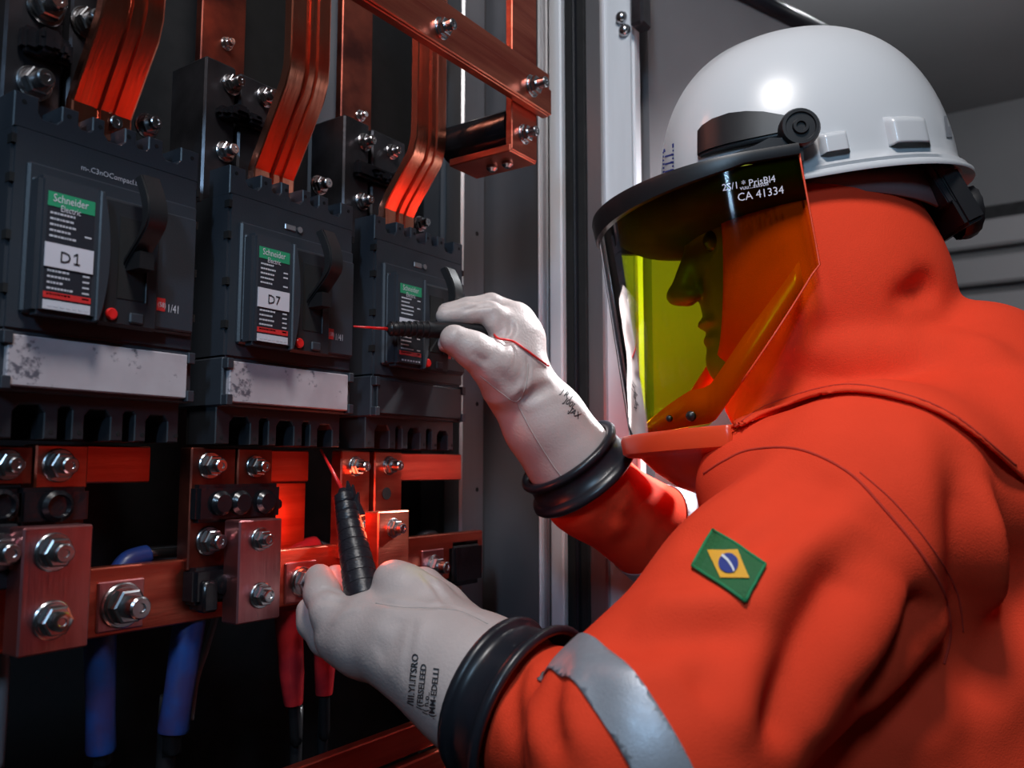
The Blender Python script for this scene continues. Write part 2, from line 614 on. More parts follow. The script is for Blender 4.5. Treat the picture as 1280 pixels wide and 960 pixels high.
def breaker(i, label, tagtext, cover_mat, pale):
    x = BX0 + BP * i
    Z = CAM_Z
    W = BW
    root = empty('circuit_breaker', label, 'breaker', (x + W / 2, FY + 0.04, Z + 0.02), 'row of circuit breakers')
    # housing with side grip notches
    bm = bx(x, x + W, FY, FY + 0.075, Z + 0.088, Z + 0.2246, bev=0.0022, seg=2)
    box(bm, x + 0.002, x + W - 0.002, FY + 0.006, FY + 0.075, Z + 0.050, Z + 0.09)
    hs = obj('housing', bm, 'breaker', root)
    for q in (0.115, 0.150, 0.188, 0.214):
        for sx in (x - 0.0006, x + W - 0.0022):
            obj('screw_recess', bx(sx, sx + 0.0028, FY - 0.0004, FY + 0.006, Z + q - 0.003, Z + q + 0.003), 'void', hs)
    # top skirt with notched terminals
    bm = prism(bmesh.new(), comb(x, W, Z + 0.2225, Z + 0.2465, [(0.17, 0.055, 0.014), (0.345, 0.035, 0.012), (0.50, 0.055, 0.014),
                                                             (0.655, 0.035, 0.012), (0.83, 0.055, 0.014)], True), FY + 0.001, FY + 0.028, 0.0008)
    ts = obj('top_skirt', bm, 'breaker', root)
    for k, c in enumerate((0.045, 0.26, 0.42, 0.575, 0.735, 0.955)):
        obj('pin_hole', lathe_y([(0.0016, 0), (0.0016, 0.0003)], 10, (x + c * W, FY + 0.001, Z + 0.2405)), 'void', ts)
    # recessed field and raised middle
    bm = bx(x + 0.009, x + W - 0.003, FY - 0.0042, FY + 0.001, Z + 0.100, Z + 0.2005, bev=0.0016)
    obj('front_field', bm, 'breaker', root)
    bm = bx(x + 0.011, x + W - 0.005, FY - 0.0072, FY - 0.004, Z + 0.102, Z + 0.190, bev=0.0012)
    obj('front_plate', bm, 'breaker', root)
    # nameplate module with a swollen right rib
    bm = bx(x + 0.0095, x + 0.0525, FY - 0.020, FY - 0.006, Z + 0.098, Z + 0.1895, bev=0.003, seg=2)
    mod = obj('nameplate_module', bm, 'breaker', root)
    bm = bmesh.new()
    n = 14
    prof = []
    for k in range(n + 1):
        t = k / n
        prof.append((x + 0.0515 + 0.0062 * sin(pi * t) ** 0.8, Z + 0.098 + 0.0895 * t))
    outl = [(x + 0.0485, Z + 0.098)] + prof + [(x + 0.0485, Z + 0.1875)]
    prism(bm, outl, FY - 0.0222, FY - 0.007, 0.001)
    obj('module_rib', bm, 'breaker', root)
    # label
    fy = FY - 0.0204
    lx0, lx1 = x + 0.0145, x + 0.0455
    lab = obj('nameplate', bx(lx0, lx1, fy, fy + 0.001, Z + 0.1015, Z + 0.1785), 'label', root)
    obj('green_band', bx(lx0, lx1, fy - .0003, fy, Z + 0.1690, Z + 0.1785), 'green', lab)
    obj('red_band', bx(lx0, lx1, fy - .0003, fy, Z + 0.1088, Z + 0.1128), 'red', lab)
    obj('bottom_band', bx(lx0, lx1, fy - .0003, fy, Z + 0.1015, Z + 0.1075), 'white_ink' if pale else 'label', lab)
    text_on_front('brand_print', 'Schneider', 'white_tag', lab, lx0 + 0.003, Z + 0.1722, fy - .0006, 0.0075, 0.78)
    text_on_front('brand_print', 'Electric', 'white_tag', lab, lx0 + 0.008, Z + 0.1665, fy - .0006, 0.006, 0.75)
    rnd = random.Random(i + 3)
    bm = bmesh.new()
    for k in range(15):
        z = Z + 0.1640 - k * 0.0038
        if Z + 0.128 < z < Z + 0.1455:
            continue
        xx = lx0 + 0.002
        while xx < lx0 + 0.012 + rnd.random() * 0.009:
            wd = rnd.uniform(0.0008, 0.0024)
            box(bm, xx, xx + wd, fy - .0003, fy, z, z + 0.0013)
            xx += wd + 0.0006
        if rnd.random() < 0.7:
            box(bm, lx1 - 0.006, lx1 - 0.0015, fy - .0003, fy, z, z + 0.0011)
    for k in range(7):
        box(bm, lx0 + .003 + k * .004, lx0 + .0055 + k * .004, fy - .0005, fy - .0002, Z + 0.1032, Z + 0.1048)
    o = obj('small_print', bm, 'white_ink', lab)
    o['kind'] = 'stuff'
    tg = obj('white_tag', bx(lx0 - .0005, lx1 + .0003, fy - .0009, fy, Z + 0.1290, Z + 0.1448), 'white_tag', lab)
    if tagtext:
        tx = lx0 + 0.0085
        if tagtext == 'D1':
            bm = text_mesh('D', 0.0105)
            for v in bm.verts:
                v.co = Vector((tx + v.co.x, fy - .0013, Z + 0.1330 + v.co.y))
            obj('tag_print', bm, 'ink', lab)
            bm = bmesh.new()
            for p4 in (((.0110, 0), (.0121, 0), (.0121, .0076), (.0112, .0076)), ((.0092, .0054), (.0112, .0066), (.0112, .0076), (.0092, .0062)),
                       ((.0095, 0), (.0137, 0), (.0137, .0009), (.0095, .0009))):
                bm.faces.new([bm.verts.new((tx + a_, fy - .0013, Z + 0.1330 + b_)) for a_, b_ in p4])
            obj('tag_print', bm, 'ink', lab)
        else:
            text_on_front('tag_print', tagtext, 'ink', lab, lx0 + 0.0085, Z + 0.1330, fy - .0013, 0.0105, 1.0)
    # toggle surround, slot and curved handle
    bm = bx(x + 0.0545, x + 0.1000, FY - 0.0125, FY - 0.006, Z + 0.098, Z + 0.188, bev=0.0022)
    sr = obj('toggle_surround', bm, 'breaker_dark', root)
    obj('toggle_slot', bx(x + 0.0680, x + 0.0890, FY - 0.0130, FY - 0.0118, Z + 0.118, Z + 0.176), 'void', root)
    obj('slot_edge', bx(x + 0.0886, x + 0.0898, FY - 0.0142, FY - 0.0122, Z + 0.117, Z + 0.172, bev=0.0004), 'breaker', root)
    bm = bmesh.new()
    n = 12
    hx0, hx1 = x + 0.0715, x + 0.0865
    yz = []
    for k in range(n + 1):
        t = k / n
        z = Z + 0.205 - 0.067 * t
        y = FY - 0.030 - 0.012 * sin(pi * min(1, t * 1.1)) + (0.018 * max(0, t - 0.55) / 0.45)
        yz.append((y, z))
    fr_ = [[bm.verts.new((hx, y, z)) for hx in (hx0, hx1)] for y, z in yz]
    bk_ = [[bm.verts.new((hx, y + 0.009, z - 0.002)) for hx in (hx0, hx1)] for y, z in yz]
    for k in range(n):
        bm.faces.new((fr_[k][0], fr_[k + 1][0], fr_[k + 1][1], fr_[k][1]))
        bm.faces.new((bk_[k][1], bk_[k + 1][1], bk_[k + 1][0], bk_[k][0]))
        for s in (0, 1):
            bm.faces.new((fr_[k][s], bk_[k][s], bk_[k + 1][s], fr_[k + 1][s]))
    for k in (0, n):
        bm.faces.new((fr_[k][0], fr_[k][1], bk_[k][1], bk_[k][0]))
    bmesh.ops.recalc_face_normals(bm, faces=bm.faces[:])
    bmesh.ops.bevel(bm, geom=[e for e in bm.edges if e.calc_face_angle(0) > 1.0], offset=0.0012, segments=2, affect='EDGES')
    box(bm, hx0 + 0.002, hx1 - 0.002, FY - 0.030, FY - 0.011, Z + 0.138, Z + 0.150)
    obj('handle', bm, 'black', root, smooth=True, angle=40)
    # push button, small dark key, red sticker with print
    obj('test_button', lathe_y([(0.0042, 0), (0.0042, 0.0015), (0.0034, 0.0024)], 20, (x + 0.0645, FY - 0.0125, Z + 0.1060)),
        'red_gloss', root, smooth=True, angle=40)
    obj('small_key', bx(x + 0.0775, x + 0.0880, FY - 0.0145, FY - 0.012, Z + 0.1015, Z + 0.1090, bev=0.001), 'breaker', root)
    st = obj('red_sticker', bx(x + 0.1012, x + 0.1085, FY - 0.0076, FY - 0.0070, Z + 0.1150, Z + 0.1245), 'red', root)
    text_on_front('sticker_print', '(58)', 'white_ink', st, x + 0.1022, Z + 0.1178, FY - 0.0079, 0.0052, 0.8)
    text_on_front('rating_print', '1/41', 'white_ink', root, x + 0.1100, Z + 0.1150, FY - 0.0076, 0.0085, 0.7)
    if i == 0:
        text_on_front('script_print', 'm-.C3nOCompacl.be', 'white_ink', root, x + 0.045, Z + 0.2055, FY - 0.0004, 0.0055, 0.95)
    else:
        bm = bmesh.new()
        add(bm, lathe_y([(0.0028, 0), (0.0028, 0.002)], 12, (x + 0.072, FY, Z + 0.208)))
        box(bm, x + 0.056, x + 0.068, FY - 0.0012, FY, Z + 0.2055, Z + 0.2105, bev=0.0006)
        obj('latch', bm, 'stainless', root)
    # lower cover with clips
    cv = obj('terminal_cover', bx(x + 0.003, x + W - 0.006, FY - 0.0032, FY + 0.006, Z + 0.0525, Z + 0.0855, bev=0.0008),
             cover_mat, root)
    bm = bx(x - 0.001, x + W + 0.0005, FY + 0.001, FY + 0.06, Z + 0.0495, Z + 0.0885, bev=0.0012)
    for xx in (x - 0.0005, x + W - 0.0065):
        for z in (0.0500, 0.0790):
            box(bm, xx, xx + 0.006, FY - 0.005, FY + 0.003, Z + z, Z + z + 0.0085, bev=0.0006)
    obj('cover_frame', bm, 'breaker', root)
    # lower skirt
    ly = FY + 0.010
    bm = prism(bmesh.new(), comb(x + 0.001, W - 0.004, Z + 0.0195, Z + 0.0515,
                                 [(0.175, 0.075, 0.0225), (0.355, 0.035, 0.0225), (0.525, 0.070, 0.0215), (0.70, 0.033, 0.0215),
                                  (0.865, 0.065, 0.020)], False), ly, ly + 0.035, 0.0008)
    sk = obj('bottom_skirt', bm, 'breaker_dark', root)
    obj('skirt_back', bx(x + 0.002, x + W - 0.004, ly + 0.030, ly + 0.040, Z + 0.0195, Z + 0.05), 'void', sk)
    for c in (0.05, 0.285, 0.425, 0.63, 0.765, 0.965):
        obj('pin_hole', lathe_y([(0.0016, 0), (0.0016, 0.0003)], 10, (x + c * W, ly, Z + 0.0245)), 'void', sk)
    return root


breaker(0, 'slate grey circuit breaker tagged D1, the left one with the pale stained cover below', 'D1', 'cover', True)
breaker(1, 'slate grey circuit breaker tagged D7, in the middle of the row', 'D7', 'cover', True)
breaker(2, 'darker circuit breaker behind the upper gloved hand, with a dark lower cover', None, 'breaker_dark', False)


# ------------------------------------------------------------------ copper above the breakers
def flexbar(label, botl, botr, bendr, ybot):
    """bent laminated bar: px of its lower left and right front corners and of the bend on the right edge"""
    a = onY(*botl, ybot)
    b = onY(*botr, ybot)
    x0, x1 = a[0], b[0]
    q = onX(*bendr, x1)
    ybend = ytop = q[1]
    zb, ze = q[2], b[2]
    path = [(ytop, 2.02), (ybend, zb + 0.03), (ybend + 0.001, zb + 0.012), (ybend + 0.006, zb - 0.004),
            (ybot - 0.006, ze + 0.010), (ybot, ze), (ybot + 0.0005, ze - 0.02)]
    th = 0.0085
    w_ = x1 - x0
    # cross-section across the width: raised strips with grooves
    prof = [(0, 0.0006), (0.03, 0), (0.36, 0), (0.38, 0.0022), (0.44, 0.0022), (0.46, -0.0008), (0.60, -0.0008), (0.62, 0.0022),
            (0.68, 0.0022), (0.70, 0), (0.97, 0), (1, 0.0006), (1, th), (0, th)]
    bm = bmesh.new()
    rings = []
    for k, (y, z) in enumerate(path):
        y0, z0 = path[max(k - 1, 0)]
        y1, z1 = path[min(k + 1, len(path) - 1)]
        t = Vector((y1 - y0, z1 - z0)).normalized()
        nrm = Vector((-t.y, t.x))      # towards the back
        if nrm.x < 0:
            nrm = -nrm
        rings.append([bm.verts.new((x0 + u * w_, y + nrm.x * d, z + nrm.y * d)) for u, d in prof])
    for p, q in zip(rings, rings[1:]):
        for k in range(len(prof)):
            bm.faces.new((p[k], p[(k + 1) % len(prof)], q[(k + 1) % len(prof)], q[k]))
    bm.faces.new(rings[0][::-1])
    bm.faces.new(rings[-1])
    bmesh.ops.recalc_face_normals(bm, faces=bm.faces[:])
    o = obj('copper_flexbar', bm, 'copper', smooth=True, angle=22)
    return tag(o, label, 'busbar', 'bent copper bars')


flexbar('bent shiny copper bar entering the left breaker from above', (90, 127), (165, 151), (206, 44), 0.588)
flexbar('bent shiny copper bar entering the middle breaker from above', (318, 206), (368, 227), (412, 120), 0.588)
flexbar('bent shiny copper bar entering the right breaker, hanging below the copper crossbar', (481, 254), (518, 273), (558, 202), 0.588)


def terminal_block(label, ex, etop, ebot, w1, gap, w2, bolts, lump, y=0.605):
    """pair of dark connector bars above a breaker; px values measured on its front face"""
    a = onY(ex, etop, y)
    b = onY(ex, ebot, y)
    root = empty('terminal_block', label, 'connector', (a[0] + 0.05, y + 0.03, b[2]), 'black connector blocks')
    x0 = a[0]
    o1 = obj('connector_bar', bx(x0, x0 + w1, y, y + 0.05, CAM_Z + 0.222, a[2], bev=0.0018), 'dark_metal', root)
    o2 = obj('connector_bar', bx(x0 + w1 + gap, x0 + w1 + gap + w2, y, y + 0.05, CAM_Z + 0.222, a[2] - 0.002, bev=0.0018),
             'dark_metal', root)
    for px, py, r, side in bolts:
        bolt_px(o1 if side == 0 else o2, px, py, y, r)
    # moulded resin lump between the bolts
    l0, l1 = onY(*lump[0], y), onY(*lump[1], y)
    rr = random.Random(int(ex))
    bm = bx(l0[0], l1[0], y - 0.010, y + 0.001, l1[2], l0[2], bev=0.003, seg=2)
    for k in range(5):
        cx = rr.uniform(l0[0], l1[0] - .012)
        box(bm, cx, cx + rr.uniform(.008, .016), y - 0.015 - 0.004 * rr.random(), y, l1[2] + rr.uniform(0, .012),
            l0[2] - rr.uniform(0, .01), bev=0.003, seg=2)
    obj('resin_spacer', bm, 'black_gloss', root, smooth=True, angle=50)
    return root


terminal_block('black connector block with big bolts above the left breaker', 12, -60, 110, 0.040, 0.004, 0.045,
               [(56, 10, 0.0135, 0), (108, 30, 0.0125, 1), (42, 105, 0.0125, 0), (133, 158, 0.010, 1), (183, 158, 0.010, 1)],
               ((22, 32), (84, 88)), 0.600)
terminal_block('black connector block with two visible bolts above the middle breaker', 258, 68, 205, 0.031, 0.004, 0.048,
               [(289, 106, 0.0095, 0), (331, 122, 0.0095, 1), (281, 190, 0.0095, 0), (398, 232, 0.010, 1), (348, 222, 0.008, 1)],
               ((268, 132), (334, 172)), 0.610)
terminal_block('black connector block above the right breaker, beside the crossbar', 431, 142, 255, 0.036, 0.004, 0.052,
               [(455, 178, 0.0095, 0), (489, 190, 0.0085, 1), (452, 252, 0.0095, 0), (524, 280, 0.009, 1)],
               ((440, 200), (492, 240)), 0.615)

# rear copper risers
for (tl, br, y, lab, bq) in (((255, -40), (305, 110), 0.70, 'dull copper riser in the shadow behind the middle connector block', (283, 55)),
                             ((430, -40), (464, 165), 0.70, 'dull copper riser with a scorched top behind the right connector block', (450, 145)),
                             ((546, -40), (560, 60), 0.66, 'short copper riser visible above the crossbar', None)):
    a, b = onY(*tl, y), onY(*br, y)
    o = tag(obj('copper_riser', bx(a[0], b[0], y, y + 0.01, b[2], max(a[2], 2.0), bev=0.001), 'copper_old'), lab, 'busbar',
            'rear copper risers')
    if bq:
        bolt_px(o, bq[0], bq[1], y, 0.007)
# grey strips behind
for (tl, br, y, lab) in (((398, -40), (429, 200), 0.74, 'grey mounting strip far back between the middle and right bars'),
                         ((560, -40), (602, 140), 0.74, 'grey mounting strip far back beside the steel post')):
    a, b = onY(*tl, y), onY(*br, y)
    obj('mounting_strip', bx(a[0], b[0], y, y + 0.01, 1.62, 2.2), 'grey_paint', cab)

# crossbar
YB = 0.462
a, b = onY(420, 5, YB), onY(687, 92, YB)
zlo, zhi = onY(687, 146, YB)[2], onY(687, 93, YB)[2]
bm = bx(-0.05, b[0], YB, YB + 0.010, zlo, zhi, bev=0.0012)
mid = zlo + (zhi - zlo) * 0.60
box(bm, -0.05, b[0] - 0.001, YB - 0.0030, YB + 0.001, zlo + 0.0005, mid, bev=0.0010)
cbar = tag(obj('copper_crossbar', bm, 'copper_bar'), 'long horizontal copper crossbar running across the top of the cabinet', 'busbar')
bolt_px(cbar, 551, 36, YB - 0.003, 0.0100)
bolt_px(cbar, 664, 108, YB - 0.003, 0.0115, 1.2)

# right riser with angle bracket
y = YB + 0.011
a, b = onY(640, 60, y), onY(671, 60, y)
zb = onY(671, 203, y)[2]
rs = tag(obj('copper_drop_bar', bx(a[0], b[0], y, y + 0.008, zb, 2.15, bev=0.001), 'copper_bar'),
         'vertical copper bar at the right end of the crossbar, bolted to an angle', 'busbar')
bolt_px(rs, 654, 168, y, 0.0105, 1.2)
obj('angle_foot', bx(a[0] - 0.002, b[0], y + 0.001, y + 0.080, zb - 0.002, zb + 0.006, bev=0.001), 'copper_bar', rs)
bm = bmesh.new()
for k in range(2):
    t = lathe_y([(0.006, 0), (0.006, 0.003), (0.003, 0.006)], 14)
    bmesh.ops.rotate(t, verts=t.verts, cent=(0, 0, 0), matrix=Matrix.Rotation(radians(90), 3, 'X'))
    bmesh.ops.translate(t, verts=t.verts, vec=((a[0] + b[0]) / 2, y + 0.022 + 0.02 * k, zb - 0.002))
    obj('foot_bolt', t, 'steel', rs, smooth=True, angle=40)
t = bmesh.new()
tube(t, [((a[0] + b[0]) / 2 - 0.004, y + 0.010, zb + 0.030), ((a[0] + b[0]) / 2 - 0.004, y + 0.095, zb + 0.030)], 0.020, 20)
ins = tag(obj('standoff_insulator', t, 'black_gloss', smooth=True, angle=40), 'dark round standoff insulator behind the copper angle', 'insulator')

# ------------------------------------------------------------------ copper below the breakers
Y1 = 0.597
# left group
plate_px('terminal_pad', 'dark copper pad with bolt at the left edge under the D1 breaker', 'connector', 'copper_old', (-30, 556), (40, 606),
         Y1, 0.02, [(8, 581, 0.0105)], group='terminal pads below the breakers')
plate_px('terminal_pad', 'bright copper pad with a large bolt under the D1 breaker', 'connector', 'copper_bar', (46, 555), (109, 610), Y1, 0.02,
         [(73, 582, 0.0118)], group='terminal pads below the breakers')
plate_px('copper_strip', 'wide copper strip right of the left bolted pad', 'busbar', 'copper_bar', (100, 556), (188, 603), Y1 + 0.025, 0.008)
# rubber lumps under left pads
for (tl, br, lab) in (((-30, 612), (28, 652), 'black glossy spacer at the left edge below the dark pad'),
                      ((26, 610), (112, 654), 'black spacer with a round stud below the bright left pad')):
    a, b = onY(*tl, 0.592), onY(*br, 0.592)
    bm = bx(a[0], b[0], 0.592, 0.625, b[2], a[2], bev=0.003, seg=2)
    add(bm, lathe_y([(0.011, 0), (0.011, 0.003), (0.008, 0.005), (0.007, 0.002)], 18, ((a[0] + b[0]) / 2, 0.592, (a[2] + b[2]) / 2)))
    tag(obj('resin_spacer', bm, 'black_gloss', smooth=True, angle=40), lab, 'insulator', 'black spacers below the breakers')
plate_px('link_plate', 'dark link plate cut off by the left edge of the view', 'connector', 'dark_metal', (-40, 658), (20, 736), 0.578, 0.018,
         [(-1, 690, 0.012)], group='bolted link plates')
p = plate_px('link_plate', 'pinkish tinned link plate with two bolts, leftmost one fully in view', 'connector', 'tinned', (30, 660), (110, 808),
             0.560, 0.020, [(66, 690, 0.0125, .7), (64, 775, 0.0125, .5)], group='bolted link plates')

# middle group
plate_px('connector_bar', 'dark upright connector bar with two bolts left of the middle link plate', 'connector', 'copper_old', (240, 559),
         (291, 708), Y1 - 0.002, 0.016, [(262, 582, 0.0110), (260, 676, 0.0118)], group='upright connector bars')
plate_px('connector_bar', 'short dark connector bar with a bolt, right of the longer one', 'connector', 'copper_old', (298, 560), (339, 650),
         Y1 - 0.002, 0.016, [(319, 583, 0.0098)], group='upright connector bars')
plate_px('copper_strip', 'reddish horizontal copper strip below the middle breaker', 'busbar', 'copper_bar', (330, 562), (386, 602), Y1 + 0.025, 0.008)
plate_px('copper_strip', 'reddish upright copper strip below the horizontal one in the middle', 'busbar', 'copper_bar', (342, 603), (381, 684),
         Y1 + 0.034, 0.008)
a, b = onY(246, 606, 0.588), onY(349, 648, 0.588)
bm = bx(a[0], b[0], 0.586, 0.610, b[2], a[2], bev=0.003, seg=2)
for k, fx in enumerate((0.25, 0.48, 0.78)):
    add(bm, lathe_y([(0.010, 0), (0.010, 0.004), (0.007, 0.007)], 16, (a[0] + (b[0] - a[0]) * fx, 0.587, (a[2] + b[2]) / 2)))
box(bm, b[0] - .002, b[0] + .006, 0.590, 0.605, b[2] + .008, b[2] + .016, bev=0.002)
tag(obj('resin_spacer', bm, 'black_gloss', smooth=True, angle=40), 'black moulded spacer bridging the two middle connector bars', 'insulator',
    'black spacers below the breakers')
plate_px('link_plate', 'thick copper link plate with two bolts in the middle, left of the gloved fingers', 'connector', 'tinned', (300, 651),
         (350, 772), 0.565, 0.020, [(325, 674, 0.0095, .7), (325, 744, 0.0105, .5)], group='bolted link plates')
a, b = onY(240, 711, 0.588), onY(289, 750, 0.588)
bm = bx(a[0], b[0], 0.584, 0.602, b[2], a[2], bev=0.003, seg=2)
add(bm, lathe_y([(0.008, 0), (0.008, 0.004), (0.005, 0.006)], 14, (b[0] - 0.012, 0.585, (a[2] + b[2]) / 2)))
box(bm, a[0] + .006, a[0] + .02, 0.580, 0.60, b[2] - .006, a[2] - .01, bev=0.002)
tag(obj('resin_spacer', bm, 'black_gloss', smooth=True, angle=40), 'small black clamp sitting on the lower busbar', 'insulator',
    'black spacers below the breakers')

# right group
plate_px('connector_bar', 'red lit upright connector bar behind the lower probe', 'connector', 'copper_bar', (427, 563), (461, 695), Y1 - 0.002, 0.014,
         [(444, 583, 0.0098, 1.3), (458, 660, 0.008)], group='upright connector bars')
pb2 = plate_px('connector_bar', 'copper connector bar with bolt and round hole, right of the lower probe', 'connector', 'copper_bar', (469, 564), (502, 650),
               Y1 - 0.002, 0.014, [(486, 582, 0.0098, 1.3)], group='upright connector bars')
q = onY(484, 617, Y1 - 0.003)
obj('bolt_hole', lathe_y([(0.0062, 0), (0.0062, 0.0006)], 16, (q[0], Y1 - 0.002, q[2])), 'void', pb2)
plate_px('copper_strip', 'dark copper strip under the right breaker beside the steel post', 'busbar', 'copper_bar', (490, 566), (577, 600), Y1 + 0.025, 0.008)
plate_px('link_plate', 'small reddish link plate with one bolt above the lower glove thumb', 'connector', 'copper_bar', (473, 640), (511, 722), 0.566, 0.018,
         [(491, 660, 0.0095)], group='bolted link plates')

# lower busbar and its big bolts
YL = 0.600
bl = tag(obj('lower_busbar', bx(0.10, 0.80, YL, YL + 0.012, CAM_Z - 0.121, CAM_Z - 0.0715, bev=0.0012), 'copper_bar'),
         'long flat copper busbar running across below the link plates', 'busbar')
for px, py, r in ((150, 756, 0.0165), (375, 727, 0.0135), (540, 708, 0.0125)):
    q = onY(px, py, YL)
    obj('square_washer', bx(q[0] - 0.018, q[0] + 0.018, YL - 0.002, YL + 0.001, q[2] - 0.018, q[2] + 0.018, bev=0.001), 'tinned', bl)
    bolt(bl, q[0], YL - 0.002, q[2], r, 1.1)
q0, q1 = onY(567, 679, YL - 0.006), onY(606, 728, YL - 0.006)
bm = bx(q0[0], q1[0], YL - 0.006, YL + 0.03, q1[2], q0[2], bev=0.006, seg=3)
tag(obj('end_insulator', bm, 'black_gloss', smooth=True, angle=40), 'black end insulator on the right end of the lower busbar', 'insulator')


# cables hanging below
def cable(label, name, m, top, bot, y, r0, r1, wire_px, group):
    a, b = onY(*top, y), onY(*bot, y)
    bm = bmesh.new()
    P = [Vector(a) + (Vector(b) - Vector(a)) * t for t in (0, .1, .35, .7, .97, 1)]
    rr = [r0, r0 * 1.0, r0 * .97, r0 * .9, r1, r1 * .93]
    tube(bm, P, rr, 18)
    root = tag(obj(name, bm, m, smooth=True, angle=50), label, 'cable', group)
    c = onY(*wire_px, y + 0.01)
    bm = bmesh.new()
    tube(bm, smoothpath([Vector(b) + Vector((0, 0, 0.004)), (Vector(b) + Vector(c)) / 2 + Vector((0.002, 0, 0)), c, (c[0], c[1], 0.35)], 6), r1 * 0.62, 12)
    obj('conductor', bm, 'black', root, smooth=True)
    return root


cable('blue sleeved cable end hanging below the left bolt of the lower busbar', 'sleeved_cable', 'blue', (125, 780), (126, 940), 0.615, 0.0112, 0.0105,
      (127, 975), 'sleeved cables')
cable('blue sleeved cable end hanging below the busbar near the middle', 'sleeved_cable', 'blue', (238, 770), (216, 916), 0.615, 0.0125, 0.0120, (206, 975),
      'sleeved cables')
cable('red sleeved cable end left of the lower glove', 'sleeved_cable', 'red_boot', (360, 760), (367, 880), 0.615, 0.0122, 0.0088, (369, 975), 'sleeved cables')
cable('red sleeved cable end partly behind the lower glove', 'sleeved_cable', 'red_boot', (408, 745), (405, 868), 0.625, 0.0115, 0.0085, (402, 975), 'sleeved cables')


def wire(label, m, pts, r, name='cable'):
    bm = bmesh.new()
    tube(bm, smoothpath([onY(px, py, y) for px, py, y in pts], 8), r, 12)
    return tag(obj(name, bm, m, smooth=True), label, 'cable')


def lug(label, m, pts, r):
    o = wire(label, m, pts[:3], r, 'cable_lug')
    bm = bmesh.new()
    tube(bm, smoothpath([onY(px, py, y) for px, py, y in pts[2:]], 6), [r * .75] * (6 * (len(pts) - 3) + 1), 12)
    obj('lug_barrel', bm, 'steel', o, smooth=True)
    return o


lug('blue cable lug rising behind the lower busbar', 'blue', [(146, 722, .63), (160, 702, .63), (184, 694, .63), (202, 692, .63), (232, 690, .63)], 0.0085)
lug('red cable lug rising behind the lower busbar', 'red_boot', [(352, 705, .635), (368, 690, .635), (394, 682, .635), (408, 687, .635), (420, 692, .635)], 0.0095)
wire('thin grey wire slanting below the busbar beside the blue sleeve', 'grey_paint', [(270, 770, .63), (258, 810, .63), (245, 850, .63), (238, 900, .63)], 0.0028)
wire('grey wire hanging at the left edge of the view below the busbar', 'grey_paint', [(4, 800, .63), (2, 870, .63), (-4, 960, .63)], 0.0045)
wire('black looped cable behind the right end of the busbar', 'black', [(516, 690, .64), (524, 672, .64), (540, 668, .64), (553, 680, .64), (556, 694, .64)], 0.005)

# low copper bar at the bottom
yl = 0.55
a, b = onY(400, 950, yl), onY(553, 888, yl)
bm = bx(0.2, 0.86, yl, yl + 0.012, a[2] - 0.026, a[2], bev=0.0012)
lb = tag(obj('bottom_busbar', bm, 'copper_bar'), 'copper busbar at the bottom of the view, rising toward the glove cuff', 'busbar')
for k in range(2):
    bm = bx(0.2, 0.86, yl - 0.006 - 0.006 * k, yl + 0.006, a[2] - 0.052 - 0.022 * k, a[2] - 0.030 - 0.022 * k, bev=0.0015)
    obj('busbar_layer', bm, 'copper_bar', lb)


# ------------------------------------------------------------------ organic shapes: distance fields
def surface_nets(vol, origin, h):
    s = vol < 0
    nx, ny, nz = vol.shape
    c = np.zeros((nx - 1, ny - 1, nz - 1), np.int8)
    corners = [(i, j, k) for i in (0, 1) for j in (0, 1) for k in (0, 1)]
    for i, j, k in corners:
        c += s[i:nx - 1 + i, j:ny - 1 + j, k:nz - 1 + k]
    act = (c > 0) & (c < 8)
    idx = np.argwhere(act)
    ids = -np.ones(act.shape, np.int64)
    ids[act] = np.arange(len(idx))
    acc = np.zeros((len(idx), 3))
    cnt = np.zeros(len(idx))
    for a in corners:
        for ax in range(3):
            if a[ax]:
                continue
            b = list(a)
            b[ax] = 1
            va = vol[idx[:, 0] + a[0], idx[:, 1] + a[1], idx[:, 2] + a[2]]
            vb = vol[idx[:, 0] + b[0], idx[:, 1] + b[1], idx[:, 2] + b[2]]
            m_ = (va < 0) != (vb < 0)
            t = np.where(m_, va / np.where(m_, va - vb, 1), 0)
            p = np.tile(np.array(a, float), (len(idx), 1))
            p[:, ax] = t
            acc[m_] += p[m_]
            cnt += m_
    V = (idx + acc / cnt[:, None]) * h + origin
    faces = []
    for ax in range(3):
        sl0 = [slice(None)] * 3
        sl1 = [slice(None)] * 3
        sl0[ax] = slice(0, -1)
        sl1[ax] = slice(1, None)
        d = s[tuple(sl0)] != s[tuple(sl1)]
        e = np.argwhere(d)
        o1, o2 = [(1, 2), (2, 0), (0, 1)][ax]
        ok = (e[:, o1] > 0) & (e[:, o2] > 0) & (e[:, o1] < act.shape[o1]) & (e[:, o2] < act.shape[o2])
        e = e[ok]
        q = []
        for u, v in ((-1, -1), (0, -1), (0, 0), (-1, 0)):
            f = e.copy()
            f[:, o1] += u
            f[:, o2] += v
            q.append(ids[f[:, 0], f[:, 1], f[:, 2]])
        q = np.stack(q, 1)
        inside = s[e[:, 0], e[:, 1], e[:, 2]]
        q[~inside] = q[~inside][:, ::-1]
        faces.append(q)
    return V, np.concatenate(faces)


